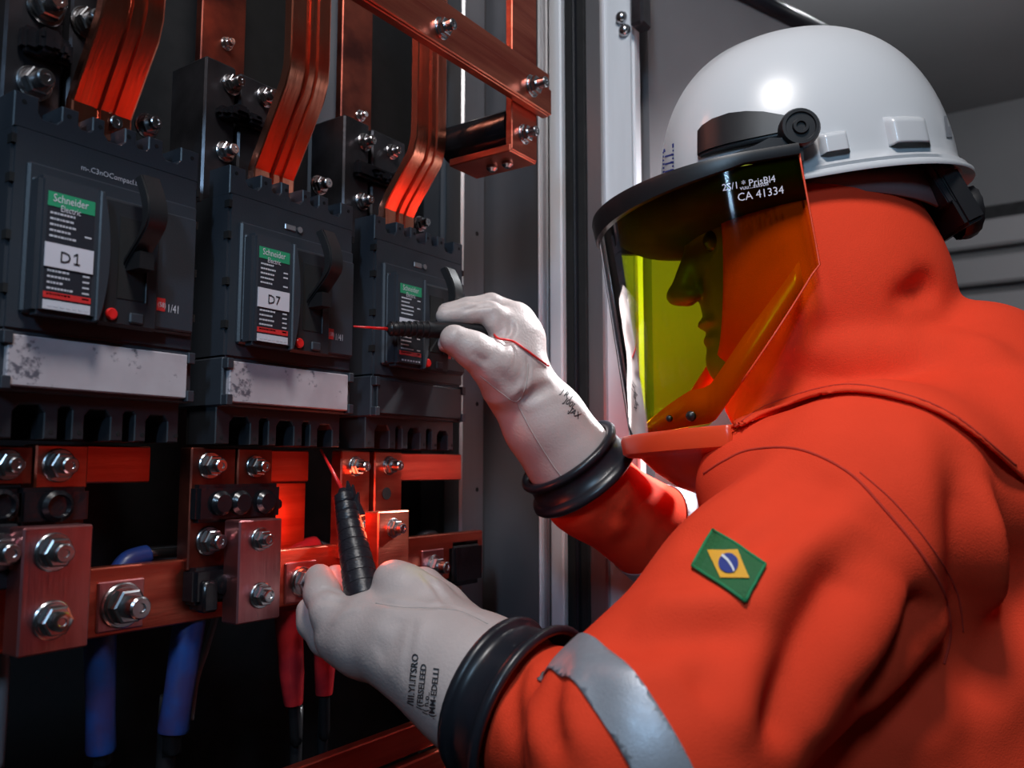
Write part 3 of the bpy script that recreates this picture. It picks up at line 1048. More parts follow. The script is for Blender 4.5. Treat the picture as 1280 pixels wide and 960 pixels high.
def blend(prims, h, k, pad=0.03):
    """prims: ('c', a, b, ra, rb[, k]) tapered capsule | ('e', centre, axes 3x3, radii[, k]) ellipsoid | leading '-' cuts"""
    lo = np.full(3, 1e9)
    hi = -lo
    for p in prims:
        if p[0] == 'c':
            r = max(p[3], p[4])
            lo = np.minimum(lo, np.minimum(p[1], p[2]) - r)
            hi = np.maximum(hi, np.maximum(p[1], p[2]) + r)
        elif p[0] == 'e':
            r = max(p[3])
            lo = np.minimum(lo, p[1] - r)
            hi = np.maximum(hi, p[1] + r)
    lo -= pad
    hi += pad
    n = np.ceil((hi - lo) / h).astype(int) + 1
    vol = np.full(n, 0.2, np.float32)
    ax = [lo[i] + h * np.arange(n[i]) for i in range(3)]
    for p in prims:
        kk = k
        if p[0] in ('c', '-c'):
            A, B, ra, rb = np.array(p[1]), np.array(p[2]), p[3], p[4]
            if len(p) > 5:
                kk = p[5]
            r = max(ra, rb) + 3 * kk + 3 * h
            l2, h2 = np.minimum(A, B) - r, np.maximum(A, B) + r
        else:
            A, rot, rad = np.array(p[1]), np.array(p[2]), np.array(p[3])
            if len(p) > 4:
                kk = p[4]
            r = rad.max() + 3 * kk + 3 * h
            l2, h2 = A - r, A + r
        i0 = np.clip(np.floor((l2 - lo) / h).astype(int), 0, n - 1)
        i1 = np.clip(np.ceil((h2 - lo) / h).astype(int) + 1, 1, n)
        g = np.stack(np.meshgrid(*[ax[i][i0[i]:i1[i]] for i in range(3)], indexing='ij'), -1)
        if p[0] in ('c', '-c'):
            ab = B - A
            L2 = max(ab @ ab, 1e-9)
            t = np.clip(((g - A) @ ab) / L2, 0, 1)
            d = np.linalg.norm(g - A - t[..., None] * ab, axis=-1) - (ra + (rb - ra) * t)
        else:
            q = (g - A) @ rot.T
            k0 = np.linalg.norm(q / rad, axis=-1)
            k1 = np.linalg.norm(q / rad ** 2, axis=-1)
            d = k0 * (k0 - 1) / np.maximum(k1, 1e-6)
        v = vol[i0[0]:i1[0], i0[1]:i1[1], i0[2]:i1[2]]
        if p[0][0] == '-':
            hh = np.clip(0.5 - 0.5 * (v + d) / kk, 0, 1)
            vol[i0[0]:i1[0], i0[1]:i1[1], i0[2]:i1[2]] = v + (-d - v) * hh + kk * hh * (1 - hh)
        else:
            hh = np.clip(0.5 + 0.5 * (v - d) / kk, 0, 1)
            vol[i0[0]:i1[0], i0[1]:i1[1], i0[2]:i1[2]] = v + (d - v) * hh - kk * hh * (1 - hh)
    return surface_nets(vol, lo, h)


def bvh_of(V, Fc):
    return BVHTree.FromPolygons([tuple(v) for v in V], [tuple(int(i) for i in f) for f in Fc])


def cast(bvh, px, py):
    hit = bvh.ray_cast(Vector(CAM), Vector(ray(px, py)).normalized())
    return hit[0], hit[1]


def normals(V, Fc):
    a, b, c, d = (V[Fc[:, i]] for i in range(4))
    fn = np.cross(c - a, d - b)
    N = np.zeros_like(V)
    for i in range(4):
        np.add.at(N, Fc[:, i], fn)
    return N / np.maximum(np.linalg.norm(N, axis=1), 1e-12)[:, None]


def polyline_px(bvh, pts, n=10):
    Q = []
    dense = smoothpath([(x, y, 0) for x, y in pts], n * 2)
    for p in dense:
        h, _ = cast(bvh, p.x, p.y)
        if h is not None:
            Q.append(np.array(h))
    return np.array(Q)


def folds(V, Fc, lines, its=2):
    """press creases (negative) or raise ridges (positive) along lines seen in the photo, as real relief"""
    bvh = bvh_of(V, Fc)
    N = normals(V, Fc)
    out = V.copy()
    for pts, width, amp in lines:
        Q = polyline_px(bvh, pts)
        if len(Q) < 2:
            continue
        lo, hi = Q.min(0) - 3 * width, Q.max(0) + 3 * width
        m_ = np.all((V > lo) & (V < hi), axis=1)
        ii = np.nonzero(m_)[0]
        D = np.linalg.norm(V[ii, None, :] - Q[None], axis=2)
        j = D.argmin(1)
        d = D[np.arange(len(ii)), j]
        t = j / (len(Q) - 1)
        end = np.clip(np.minimum(t, 1 - t) * 5 + 0.15, 0, 1)
        u = d / width
        prof = np.exp(-u ** 2) - 0.30 * np.exp(-(u - 1.8) ** 2 * 1.2)
        out[ii] += N[ii] * (amp * end * prof)[:, None]
    return smooth_v(out, Fc, its)


def smooth_v(V, Fc, its):
    e = np.concatenate([Fc[:, [0, 1]], Fc[:, [1, 2]], Fc[:, [2, 3]], Fc[:, [3, 0]]])
    n = np.bincount(e[:, 0], minlength=len(V)) + np.bincount(e[:, 1], minlength=len(V))
    for _ in range(its):
        acc = np.stack([np.bincount(e[:, 0], V[e[:, 1], k], len(V)) + np.bincount(e[:, 1], V[e[:, 0], k], len(V)) for k in range(3)], 1)
        V = 0.45 * V + 0.55 * acc / np.maximum(n, 1)[:, None]
    return V


def mesh_obj(name, V, Fc, m, parent):
    """arrays in world coordinates -> object"""
    lo, hi = V.min(0), V.max(0)
    base = np.array([(lo[0] + hi[0]) / 2, (lo[1] + hi[1]) / 2, lo[2]])
    me = bpy.data.meshes.new(name)
    me.from_pydata((V - base).tolist(), [], [tuple(int(i) for i in f) for f in Fc])
    me.polygons.foreach_set('use_smooth', [True] * len(me.polygons))
    me.update()
    return link(name, me, m, parent, base)


def decal(name, bm, m, parent, bvh, o, u, v, off=0.0012, thick=0.0):
    """lay a flat shape (units mapped to photo pixels by o,u,v) on a surface"""
    dead = []
    for vt in bm.verts:
        px = o[0] + u[0] * vt.co.x + v[0] * vt.co.y
        py = o[1] + u[1] * vt.co.x + v[1] * vt.co.y
        h, n = cast(bvh, px, py)
        if h is None:
            dead.append(vt)
            continue
        if n.dot(h - Vector(CAM)) > 0:
            n = -n
        vt.co = h + n * off
    if dead:
        bmesh.ops.delete(bm, geom=dead, context='VERTS')
    ob = obj(name, bm, m, parent, smooth=False)
    if thick:
        sm = ob.modifiers.new('thickness', 'SOLIDIFY')
        sm.thickness = thick
        sm.offset = -1
    return ob


def grid_poly(fn, nx, ny):
    bm = bmesh.new()
    g = [[bm.verts.new((*fn(i / nx, j / ny), 0)) for i in range(nx + 1)] for j in range(ny + 1)]
    for j in range(ny):
        for i in range(nx):
            bm.faces.new((g[j][i], g[j][i + 1], g[j + 1][i + 1], g[j + 1][i]))
    return bm


def seam_tube(name, bvh, pts, r, m, parent, lift=0.0, n=8):
    Q = polyline_px(bvh, pts, n)
    if len(Q) < 3:
        return None
    bm = bmesh.new()
    tube(bm, [tuple(q) for q in Q], r, 6)
    return obj(name, bm, m, parent, smooth=True)


# ------------------------------------------------------------------ person
PHI, TILT = radians(5), radians(8)
Fh = np.array([cos(YAW), sin(YAW), 0.0])
UP = np.array([0, 0, 1.0])
fwd = -cR * cos(PHI) + Fh * sin(PHI)
lat = -Fh * cos(PHI) - cR * sin(PHI)
hx = fwd * cos(TILT) - UP * sin(TILT)
hz = UP * cos(TILT) + fwd * sin(TILT)
HC = at(1010, 212, 0.82)


def hd(x, y, z):
    return HC + hx * x + lat * y + hz * z


def bd(x, y, z):
    return HC + fwd * x + lat * y + UP * z


person = empty('person', 'person in orange arc flash coverall and hood working at the breakers with two probes', 'person',
               (float(bd(-.08, 0, 0)[0]), float(bd(-.08, 0, 0)[1]), 0.0))

# head and neck
hrot = np.stack([hx, lat, hz])
HP = [('e', hd(0.030, 0, -0.055), hrot, (0.093, 0.072, 0.098)),
      ('e', hd(0.060, 0, -0.115), hrot, (0.062, 0.058, 0.075)),
      ('e', hd(0.096, 0, -0.172), hrot, (0.030, 0.032, 0.030)),
      ('c', hd(0.040, 0.045, -0.150), hd(0.090, 0.020, -0.178), 0.022, 0.022),
      ('c', hd(0.040, -0.045, -0.150), hd(0.090, -0.020, -0.178), 0.022, 0.022),
      ('c', hd(0.030, 0.0, -0.13), bd(-0.03, 0, -0.30), 0.056, 0.062),
      ('c', hd(0.117, 0, -0.055), hd(0.138, 0, -0.100), 0.008, 0.0115, 0.010),
      ('e', hd(0.142, 0, -0.103), hrot, (0.011, 0.010, 0.009), 0.006),
      ('e', hd(0.132, 0.011, -0.106), hrot, (0.009, 0.007, 0.007), 0.006),
      ('e', hd(0.132, -0.011, -0.106), hrot, (0.009, 0.007, 0.007), 0.006),
      ('c', hd(0.110, 0.028, -0.038), hd(0.118, 0.006, -0.040), 0.010, 0.010, 0.012),
      ('c', hd(0.110, -0.028, -0.038), hd(0.118, -0.006, -0.040), 0.010, 0.010, 0.012),
      ('e', hd(0.117, 0, -0.134), hrot, (0.011, 0.022, 0.006), 0.006),
      ('e', hd(0.114, 0, -0.150), hrot, (0.011, 0.019, 0.0065), 0.006),
      ('-c', hd(0.128, 0.018, -0.142), hd(0.128, -0.018, -0.142), 0.003, 0.003, 0.006),
      ('-c', hd(0.120, 0.030, -0.062), hd(0.120, 0.030, -0.062), 0.012, 0.012, 0.012),
      ('-c', hd(0.120, -0.030, -0.062), hd(0.120, -0.030, -0.062), 0.012, 0.012, 0.012),
      ('c', bd(-0.04, 0.10, -0.33), bd(-0.04, -0.10, -0.33), 0.06, 0.06)]
V, Fc = blend(HP, 0.0028, 0.014)
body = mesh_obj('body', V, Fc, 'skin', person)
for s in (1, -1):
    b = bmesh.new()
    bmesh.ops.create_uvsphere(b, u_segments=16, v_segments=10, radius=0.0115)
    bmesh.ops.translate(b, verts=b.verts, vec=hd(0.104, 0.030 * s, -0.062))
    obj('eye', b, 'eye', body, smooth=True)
    b = bmesh.new()
    tube(b, smoothpath([hd(0.118, 0.012 * s, -0.040), hd(0.117, 0.030 * s, -0.034), hd(0.108, 0.046 * s, -0.042)], 4), 0.0035, 6)
    obj('eyebrow', b, 'hair', body, smooth=True)

# coverall
SH = at(1085, 640, 0.645)
EL = at(812, 936, 0.512)
CU = at(686, 906, 0.600)
WR = at(600, 858, 0.640)
MID = SH + (EL - SH) * 0.5 + UP * 0.006
CHF = [('c', at(951, 610, .70), at(968, 700, .68), 0.053, 0.046)]
FS = bd(0.01, -0.185, -0.315)
FE = at(892, 716, 0.985)
FC = at(735, 612, 0.885)
TORSO = [('c', bd(-0.005, 0.165, -0.315), bd(-0.005, -0.165, -0.315), 0.082, 0.082),
         ('c', bd(-0.105, 0.085, -0.315), bd(-0.105, -0.085, -0.315), 0.110, 0.110),
         ('c', bd(-0.02, 0.0, -0.22), bd(-0.05, 0.0, -0.30), 0.075, 0.095),
         ('c', bd(-0.01, 0.075, -0.43), bd(-0.06, 0.070, -0.78), 0.125, 0.120),
         ('c', bd(-0.01, -0.075, -0.43), bd(-0.06, -0.070, -0.78), 0.125, 0.120),
         ('c', bd(-0.12, 0.075, -0.42), bd(-0.12, 0.070, -0.78), 0.115, 0.115),
         ('c', bd(-0.12, -0.075, -0.42), bd(-0.12, -0.070, -0.78), 0.115, 0.115)]
ARMS = [('c', SH, MID, 0.085, 0.073), ('c', MID, EL, 0.073, 0.076), ('c', EL + UP * -0.012, CU, 0.056, 0.047, 0.012), ('c', CU, WR, 0.045, 0.034),
        ('c', FS, FE, 0.082, 0.070), ('c', FE, FC, 0.066, 0.043), ('c', FC, at(700, 575, 0.872), 0.040, 0.032)]
V, Fc = blend(TORSO + ARMS + CHF, 0.0045, 0.035)
FOLDS = [([(1087, 663), (1032, 752), (1002, 821), (984, 886), (978, 940)], 0.017, -0.016),
         ([(1060, 720), (1070, 690), (1090, 660)], 0.020, 0.004),
         ([(1160, 742), (1142, 780), (1115, 831), (1077, 883)], 0.015, -0.018),
         ([(1204, 545), (1215, 646), (1215, 749), (1204, 800), (1149, 862), (1090, 900)], 0.017, -0.017),
         ([(1246, 560), (1266, 663), (1266, 752), (1228, 835), (1180, 890)], 0.016, -0.014),
         ([(1240, 600), (1240, 720), (1205, 830), (1150, 900)], 0.016, 0.008),
         ([(1005, 572), (950, 620), (900, 650), (850, 690)], 0.013, -0.006),
         ([(1040, 590), (990, 640), (930, 690)], 0.016, -0.007),
         ([(760, 790), (800, 800), (860, 790), (910, 770)], 0.013, -0.007),
         ([(800, 740), (870, 760), (930, 750)], 0.012, 0.0035),
         ([(860, 860), (900, 830), (950, 760)], 0.014, -0.006),
         # near forearm wrinkles
         ([(650, 830), (640, 870), (645, 930)], 0.007, -0.0035),
         ([(680, 822), (664, 870), (668, 950)], 0.008, 0.003),
         ([(705, 822), (688, 880), (700, 950)], 0.008, -0.004),
         ([(725, 850), (715, 890), (735, 950)], 0.008, 0.003),
         # far forearm wrinkles
         ([(774, 600), (762, 630), (748, 662)], 0.007, -0.0022),
         ([(792, 605), (780, 635), (766, 675)], 0.007, 0.0026),
         ([(810, 615), (798, 645), (784, 680)], 0.006, -0.0026),
         ([(828, 625), (815, 655), (805, 685)], 0.007, 0.0022),
         ([(730, 625), (760, 640), (790, 650)], 0.008, -0.003)]
V = folds(V, Fc, FOLDS, 3)
cov = mesh_obj('coverall', V, Fc, 'orange', person)
cov_bvh = bvh_of(V, Fc)
COVV, COVF = V, Fc

# seams: armhole and shoulder stitch rows
seam_tube('armhole_seam', cov_bvh, [(880, 592), (905, 576), (940, 562), (1000, 562), (1060, 590), (1105, 636), (1150, 690), (1180, 742),
                                   (1188, 790), (1180, 830)], 0.0011, 'orange_dark', cov)
seam_tube('stitch_row', cov_bvh, [(1075, 590), (1120, 630), (1165, 685), (1196, 740), (1204, 790)], 0.0007, 'orange_dark', cov)


# reflective bands cut from the sleeve surface
def seg_d(P, a_, b_, ra, rb):
    ab = b_ - a_
    t = np.clip(((P - a_) @ ab) / (ab @ ab), 0, 1)
    return np.linalg.norm(P - a_ - t[:, None] * ab, axis=1) - (ra + (rb - ra) * t)


def band(name, p, axis, wid, reach, off=0.0016, near=None):
    axis = np.array(axis) / np.linalg.norm(axis)
    bm = bmesh.new()
    N = normals(COVV, COVF)
    sel = np.all(np.abs((COVV[COVF].mean(1) - p)) < reach, axis=1)
    if near is not None:
        c_ = COVV[COVF].mean(1)
        sel &= seg_d(c_, *near[0]) < seg_d(c_, *near[1]) + 0.001
    ids = np.unique(COVF[sel])
    mp = {int(i): bm.verts.new(COVV[i] + N[i] * off) for i in ids}
    for f in COVF[sel]:
        bm.faces.new([mp[int(i)] for i in f])
    for s in (1, -1):
        g = bm.verts[:] + bm.edges[:] + bm.faces[:]
        bmesh.ops.bisect_plane(bm, geom=g, plane_co=p + axis * s * wid / 2, plane_no=axis * s, clear_outer=True)
    ob = obj(name, bm, 'reflect', cov, smooth=True)
    sm = ob.modifiers.new('thickness', 'SOLIDIFY')
    sm.thickness = 0.0014
    sm.offset = -1
    return ob


ax = EL - MID
q_ = [np.array(cast(cov_bvh, *p)[0]) for p in ((748, 826), (788, 892), (836, 955))]
t_ = (q_[2] - q_[0]) / np.linalg.norm(q_[2] - q_[0])
ax_ = ax / np.linalg.norm(ax)
band('reflective_band', q_[1], ax_ - t_ * (ax_ @ t_), 0.028, 0.16, near=((MID, EL, .073, .076), (EL - UP * .012, CU, .056, .047)))
ax = FC - FE
band('reflective_band', FE + ax * 0.50, ax, 0.026, 0.12, near=((FE, FC, .066, .043), (FS, FE, .082, .070)))

# flag patch
TLp, TRp, BRp, BLp = (np.array(q, float) for q in ((893, 665), (957, 708), (931, 753), (867, 710)))


def quad(s, t):
    return (TLp * (1 - s) + TRp * s) * (1 - t) + (BLp * (1 - s) + BRp * s) * t


def flag(name, m, fn, nx, ny, off, parent, thick=0.0008):
    bm = grid_poly(lambda s, t: tuple(quad(*fn(s, t))), nx, ny)
    return decal(name, bm, m, parent, cov_bvh, (0, 0), (1, 0), (0, 1), off, thick)


fp = flag('flag_patch', 'flag_green', lambda s, t: (s, t), 16, 10, 0.0024, cov, 0)
bm = bmesh.new()
ring = [(0, 0), (1, 0), (1, 1), (0, 1), (0, 0)]
for (s0, t0), (s1, t1) in zip(ring, ring[1:]):
    Q = []
    for k in range(9):
        h, n = cast(cov_bvh, *quad(s0 + (s1 - s0) * k / 8, t0 + (t1 - t0) * k / 8))
        Q.append(h + n * 0.0022)
    tube(bm, Q, 0.0011, 6)
obj('flag_border', bm, 'flag_border', fp, smooth=True)


def rhomb(s, t):
    # square -> rhombus
    a, b = s * 2 - 1, t * 2 - 1
    x = (a - b) / 2
    y = (a + b) / 2
    return 0.5 + x * 0.40, 0.5 + y * 0.40


flag('flag_rhombus', 'flag_yellow', rhomb, 10, 10, 0.0034, fp, 0)


def disc(s, t):
    a, b = s * 2 - 1, t * 2 - 1
    x = a * math.sqrt(1 - b * b / 2)
    y = b * math.sqrt(1 - a * a / 2)
    return 0.5 + x * 0.165, 0.5 + y * 0.235


flag('flag_disc', 'flag_blue', disc, 10, 10, 0.0042, fp, 0)
flag('flag_ribbon', 'cloth_white', lambda s, t: (0.345 + 0.31 * s, 0.40 + 0.06 * t + 0.17 * s * s), 8, 2, 0.0049, fp, 0)

# hood and cape
HOOD = [('e', hd(0.020, 0, -0.092), hrot, (0.116, 0.099, 0.112)),
        ('e', hd(0.010, 0, -0.14), hrot, (0.110, 0.094, 0.09)),
        ('c', hd(0.000, 0, -0.14), bd(-0.012, 0, -0.23), 0.093, 0.092),
        ('c', bd(0.020, 0.0, -0.305), bd(0.045, 0.0, -0.35), 0.080, 0.095),
        ('c', bd(-0.128, 0.03, -0.218), bd(-0.128, -0.03, -0.218), 0.080, 0.080, 0.014)]
GROW = 0.0065
hood_prims = HOOD + [(p[0], p[1], p[2], p[3] + GROW, p[4] + GROW) for p in TORSO[:5] + ARMS[:1] + CHF]
V, Fc = blend(hood_prims, 0.0045, 0.032)
# rolls of loose cloth round the neck, laid on the surface and blended in
hb0 = bvh_of(V, Fc)


def roll(pts, sink):
    P_ = []
    for px, py, r in pts:
        h, n_ = cast(hb0, px, py)
        if h is not None:
            P_.append((np.array(h) - np.array(n_) * sink * r, r))
    return [('c', a_[0], b_[0], a_[1], b_[1], 0.010) for a_, b_ in zip(P_, P_[1:])]


rolls = roll([(1030, 440, .018), (1075, 446, .028), (1120, 445, .033), (1165, 440, .034), (1215, 444, .030)], 0.62)
rolls += roll([(1000, 345, .007), (1012, 385, .012), (990, 430, .013), (955, 478, .011), (925, 520, .008)], 0.6)
pk = [np.array(cast(hb0, px, py)[0]) for px, py in ((1132, 372), (1160, 362))]
rolls += [('-c', pk[0], pk[1], 0.008, 0.014, 0.014)]
V, Fc = blend(hood_prims + rolls, 0.0045, 0.032)
HF = [([(1180, 425), (1215, 450), (1250, 500)], 0.014, -0.004)]
V = folds(V, Fc, HF, 5)
cx_, cy_ = project(V)
rel = V - HC
lx, ly_, lz = rel @ hx, rel @ lat, rel @ hz
uz = rel @ UP
fx_ = rel @ fwd
capex = np.array([700, 885, 918, 960, 1050, 1130, 1200, 1280, 1400])
capey = np.array([440, 500, 537, 512, 488, 500, 530, 600, 720])
cs = smoothpath([(x_, y_, 0) for x_, y_ in zip(capex, capey)], 10)
keep = cy_ < np.interp(cx_, [q.x for q in cs], [q.y for q in cs])
face_open = (fx_ > 0.095 + 0.05 * np.clip((-uz - 0.205) / 0.06, 0, 1)) & (uz > -0.285)
top_cut = lz > -0.012
keep &= ~face_open & ~top_cut
fk = keep[Fc].all(1)
F2 = Fc[fk]
used = np.unique(F2)
rm = -np.ones(len(V), int)
rm[used] = np.arange(len(used))
hood_bvh = bvh_of(V[used], rm[F2])
bm = bmesh.new()
vv = [bm.verts.new(p) for p in V[used]]
for f in rm[F2]:
    bm.faces.new([vv[i] for i in f])
# relax the cut border so that the hem runs smoothly
for it in range(30):
    upd = {}
    for v in bm.verts:
        if v.is_boundary:
            nb = [e.other_vert(v).co for e in v.link_edges if e.is_boundary]
            if len(nb) == 2:
                upd[v] = v.co * 0.4 + (nb[0] + nb[1]) * 0.3
    for v, c in upd.items():
        v.co = c
hood = obj('hood', bm, 'orange', person, smooth=True)
sm = hood.modifiers.new('thickness', 'SOLIDIFY')
sm.thickness = 0.0022
sm.offset = -1
seam_tube('hem_seam', hood_bvh, [(915, 536), (962, 505), (1050, 481), (1128, 492), (1196, 521), (1270, 582)], 0.0008, 'orange_dark', hood)

# trousers and boots below the view
leg = []
PE = bd(-0.08, 0, -0.80)
for s in (1, -1):
    hip = bd(-0.09, 0.095 * s, -0.86)
    kn = np.array([*(bd(-0.06, 0.10 * s, 0)[:2]), 0.50])
    an = np.array([*(bd(-0.09, 0.11 * s, 0)[:2]), 0.12])
    leg += [('c', hip, kn, 0.115, 0.085), ('c', kn, an, 0.085, 0.075)]
leg += [('c', bd(-0.09, 0.08, -0.84), bd(-0.09, -0.08, -0.84), 0.13, 0.13)]
V, Fc = blend(leg, 0.009, 0.03)
mesh_obj('trousers', V, Fc, 'orange', person)
for s in (1, -1):
    heel = np.array([*(bd(-0.11, 0.11 * s, 0)[:2]), 0.048])
    toe = np.array([*(bd(0.09, 0.115 * s, 0)[:2]), 0.042])
    V, Fc = blend([('c', heel, toe, 0.047, 0.041), ('c', heel + UP * 0.01, heel + UP * 0.15 + fwd * 0.02, 0.05, 0.055)], 0.006, 0.02)
    V[:, 2] = np.maximum(V[:, 2], 0.001)
    mesh_obj('boot', V, Fc, 'black', person)


# ------------------------------------------------------------------ gloves
def chain(pts, k=None):
    out = []
    for (a, ra), (b, rb) in zip(pts, pts[1:]):
        out.append(('c', a, b, ra, rb) if k is None else ('c', a, b, ra, rb, k))
    return out


def pr(px, py, d, r):
    return (at(px, py, d), r)


def cuff(parent, p, axis, r, wid, flare=0.004):
    """rubber cuff: lathe about an axis with a bead on each rim"""
    axis = Vector(axis).normalized()
    n = axis.orthogonal().normalized()
    b = axis.cross(n)
    prof = []
    for t, rr in ((0.0, r - 0.003), (-0.001, r + 0.001), (0.0, r + 0.004), (0.0035, r + 0.0055), (0.007, r + 0.004), (0.0085, r + 0.0012),
                  (wid * .35, r + 0.0012), (wid * .7, r + 0.0012 + flare * .4), (wid - 0.009, r + 0.001 + flare), (wid - 0.006, r + 0.005 + flare),
                  (wid - 0.002, r + 0.0065 + flare), (wid + 0.001, r + 0.0045 + flare), (wid + 0.001, r + 0.001 + flare),
                  (wid - 0.006, r - 0.001 + flare), (wid * .4, r - 0.002), (0.004, r - 0.003)):
        prof.append((t, rr))
    bm = bmesh.new()
    seg = 48
    rings = []
    for t, rr in prof:
        c = Vector(p) + axis * t
        rings.append([bm.verts.new(c + n * (rr * cos(2 * pi * k / seg)) + b * (rr * sin(2 * pi * k / seg))) for k in range(seg)])
    for i in range(len(rings)):
        a_, c_ = rings[i], rings[(i + 1) % len(rings)]
        for k in range(seg):
            bm.faces.new((a_[k], a_[(k + 1) % seg], c_[(k + 1) % seg], c_[k]))
    bmesh.ops.recalc_face_normals(bm, faces=bm.faces[:])
    return obj('cuff', bm, 'rubber', parent, smooth=True)


# upper glove (far arm) pinching the horizontal probe
G1 = []
G1 += chain([pr(710, 570, .870, .0465), pr(680, 527, .862, .0415), pr(650, 484, .855, .0345), pr(640, 452, .853, .033)])
G1 += chain([pr(640, 452, .850, .033), pr(646, 424, .858, .027), pr(642, 404, .862, .0225)])
G1 += chain([pr(640, 412, .850, .0190), pr(620, 396, .842, .0118), pr(612, 391, .840, .0112), pr(585, 392, .836, .0104), pr(556, 395, .830, .0090)], 0.0045)
G1 += chain([pr(646, 400, .874, .0180), pr(614, 381, .868, .0118), pr(585, 385, .860, .0108), pr(558, 390, .852, .0092)], 0.0035)
G1 += chain([pr(634, 474, .836, .0300), pr(618, 456, .824, .0230), pr(592, 438, .812, .0172), pr(568, 424, .806, .0140)], 0.007)
G1 += chain([pr(645, 436, .878, .0180), pr(612, 430, .888, .0130), pr(580, 433, .884, .0105), pr(555, 430, .878, .0085)], 0.004)
G1 += chain([pr(642, 446, .885, .0160), pr(612, 442, .892, .0120), pr(583, 438, .888, .0100), pr(568, 437, .884, .0085)], 0.004)
G1 += chain([pr(632, 424, .842, .0120), pr(618, 404, .838, .0110)], 0.004)
V, Fc = blend(G1, 0.0017, 0.010)
GF1 = [([(637, 400), (640, 412), (634, 424), (628, 438)], 0.0030, -0.0016),
       ([(575, 389), (600, 383), (620, 381)], 0.0022, -0.0012),
       ([(658, 440), (661, 470), (645, 500)], 0.0022, -0.0010),
       ([(650, 500), (668, 492), (690, 480)], 0.006, -0.0028),
       ([(590, 440), (600, 448), (612, 452)], 0.004, -0.0012),
       ([(620, 460), (640, 480), (655, 470)], 0.006, -0.0012)]
V = folds(V, Fc, GF1)
g1 = mesh_obj('glove', V, Fc, 'leather', person)
g1['label'] = 'white leather glove on the raised far hand'
b1 = bvh_of(V, Fc)
seam_tube('glove_seam', b1, [(600, 470), (625, 490), (645, 502), (657, 484), (660, 455)], 0.0006, 'seam', g1)
seam_tube('glove_seam', b1, [(645, 502), (665, 540), (690, 580), (702, 596)], 0.0006, 'seam', g1)
cuff(g1, at(708, 567, .871), at(760, 640, .888) - at(708, 567, .871), 0.0515, 0.034)
for k, (s, o_) in enumerate((('J R.1', (700, 492)), ('J00L', (704, 503)), ('.JAX', (709, 514)))):
    decal('glove_print', text_mesh(s, 1.0, 0.012), 'ink', g1, b1, o_, (9.5 * .78, 9.5 * .55), (6.0, -8.5), 0.0006)

# lower glove (near arm) cradling the upright probe
G2 = []
G2 += chain([pr(625, 872, .627, .0550), pr(590, 850, .642, .0495), pr(545, 822, .658, .0430), pr(505, 803, .672, .0370)])
G2 += chain([pr(505, 803, .672, .0370), pr(462, 792, .690, .0320), pr(440, 790, .700, .0260)])
G2 += chain([pr(452, 800, .690, .0270), pr(430, 793, .700, .0230)])
G2 += chain([pr(446, 785, .688, .0200), pr(414, 765, .700, .0165), pr(403, 742, .718, .0150), pr(399, 723, .732, .0125)], 0.006)
G2 += chain([pr(452, 780, .715, .0180), pr(430, 760, .738, .0150), pr(424, 738, .748, .0135), pr(420, 722, .752, .0115)], 0.005)
G2 += chain([pr(440, 806, .705, .0190), pr(410, 797, .722, .0160), pr(393, 778, .736, .0145), pr(388, 764, .742, .0125)], 0.005)
G2 += chain([pr(446, 812, .730, .0170), pr(420, 806, .745, .0140), pr(404, 792, .752, .0120)], 0.005)
G2 += chain([pr(560, 800, .668, .0300), pr(530, 760, .682, .0240), pr(505, 738, .692, .0205), pr(492, 726, .700, .0172)], 0.008)
G2 += chain([pr(575, 800, .680, .0300), pr(550, 765, .705, .0230), pr(528, 738, .725, .0200)], 0.007)
V, Fc = blend(G2, 0.0019, 0.012)
GF2 = [([(528, 716), (545, 735), (558, 755)], 0.0030, -0.0022),
       ([(470, 752), (500, 756), (535, 758), (560, 755)], 0.0030, -0.0018),
       ([(560, 757), (590, 768), (612, 782)], 0.0022, -0.0010),
       ([(395, 740), (410, 736), (425, 742)], 0.0026, -0.0010),
       ([(398, 752), (412, 750), (430, 756)], 0.0026, -0.0010),
       ([(415, 780), (430, 766), (450, 760)], 0.0035, 0.0010),
       ([(518, 775), (512, 810), (506, 850)], 0.0035, -0.0010),
       ([(470, 820), (490, 800), (500, 770)], 0.010, -0.0020)]
V = folds(V, Fc, GF2)
g2 = mesh_obj('glove', V, Fc, 'leather', person)
g2['label'] = 'white leather glove on the lower near hand'
b2 = bvh_of(V, Fc)
seam_tube('glove_seam', b2, [(470, 754), (500, 759), (535, 760), (575, 764), (610, 780)], 0.0006, 'seam', g2)
cuff(g2, at(617, 868, .631), at(677, 902, .604) - at(617, 868, .631), 0.0560, 0.040, 0.006)
for s, o_, sz in (('/III.YI.ITSRO', (517, 882), 13), ('/(FBSELEED', (528, 887), 12), ('/( n.o..', (535, 893), 11), ('.(MM-EDELLI', (543, 899), 12)):
    decal('glove_print', text_mesh(s, 1.0, 0.02), 'ink', g2, b2, o_, (sz * .10, -sz * .98), (-sz * 0.85, -sz * .12), 0.0006)

# ------------------------------------------------------------------ hard hat with face shield
hat = empty('hard_hat', 'white hard hat with yellow green face shield and orange chin guard worn by the person', 'helmet', HC - hz * 0.02)
A_, B_, H_ = 0.136, 0.102, 0.155
HX0, HZ0 = 0.006, -0.022


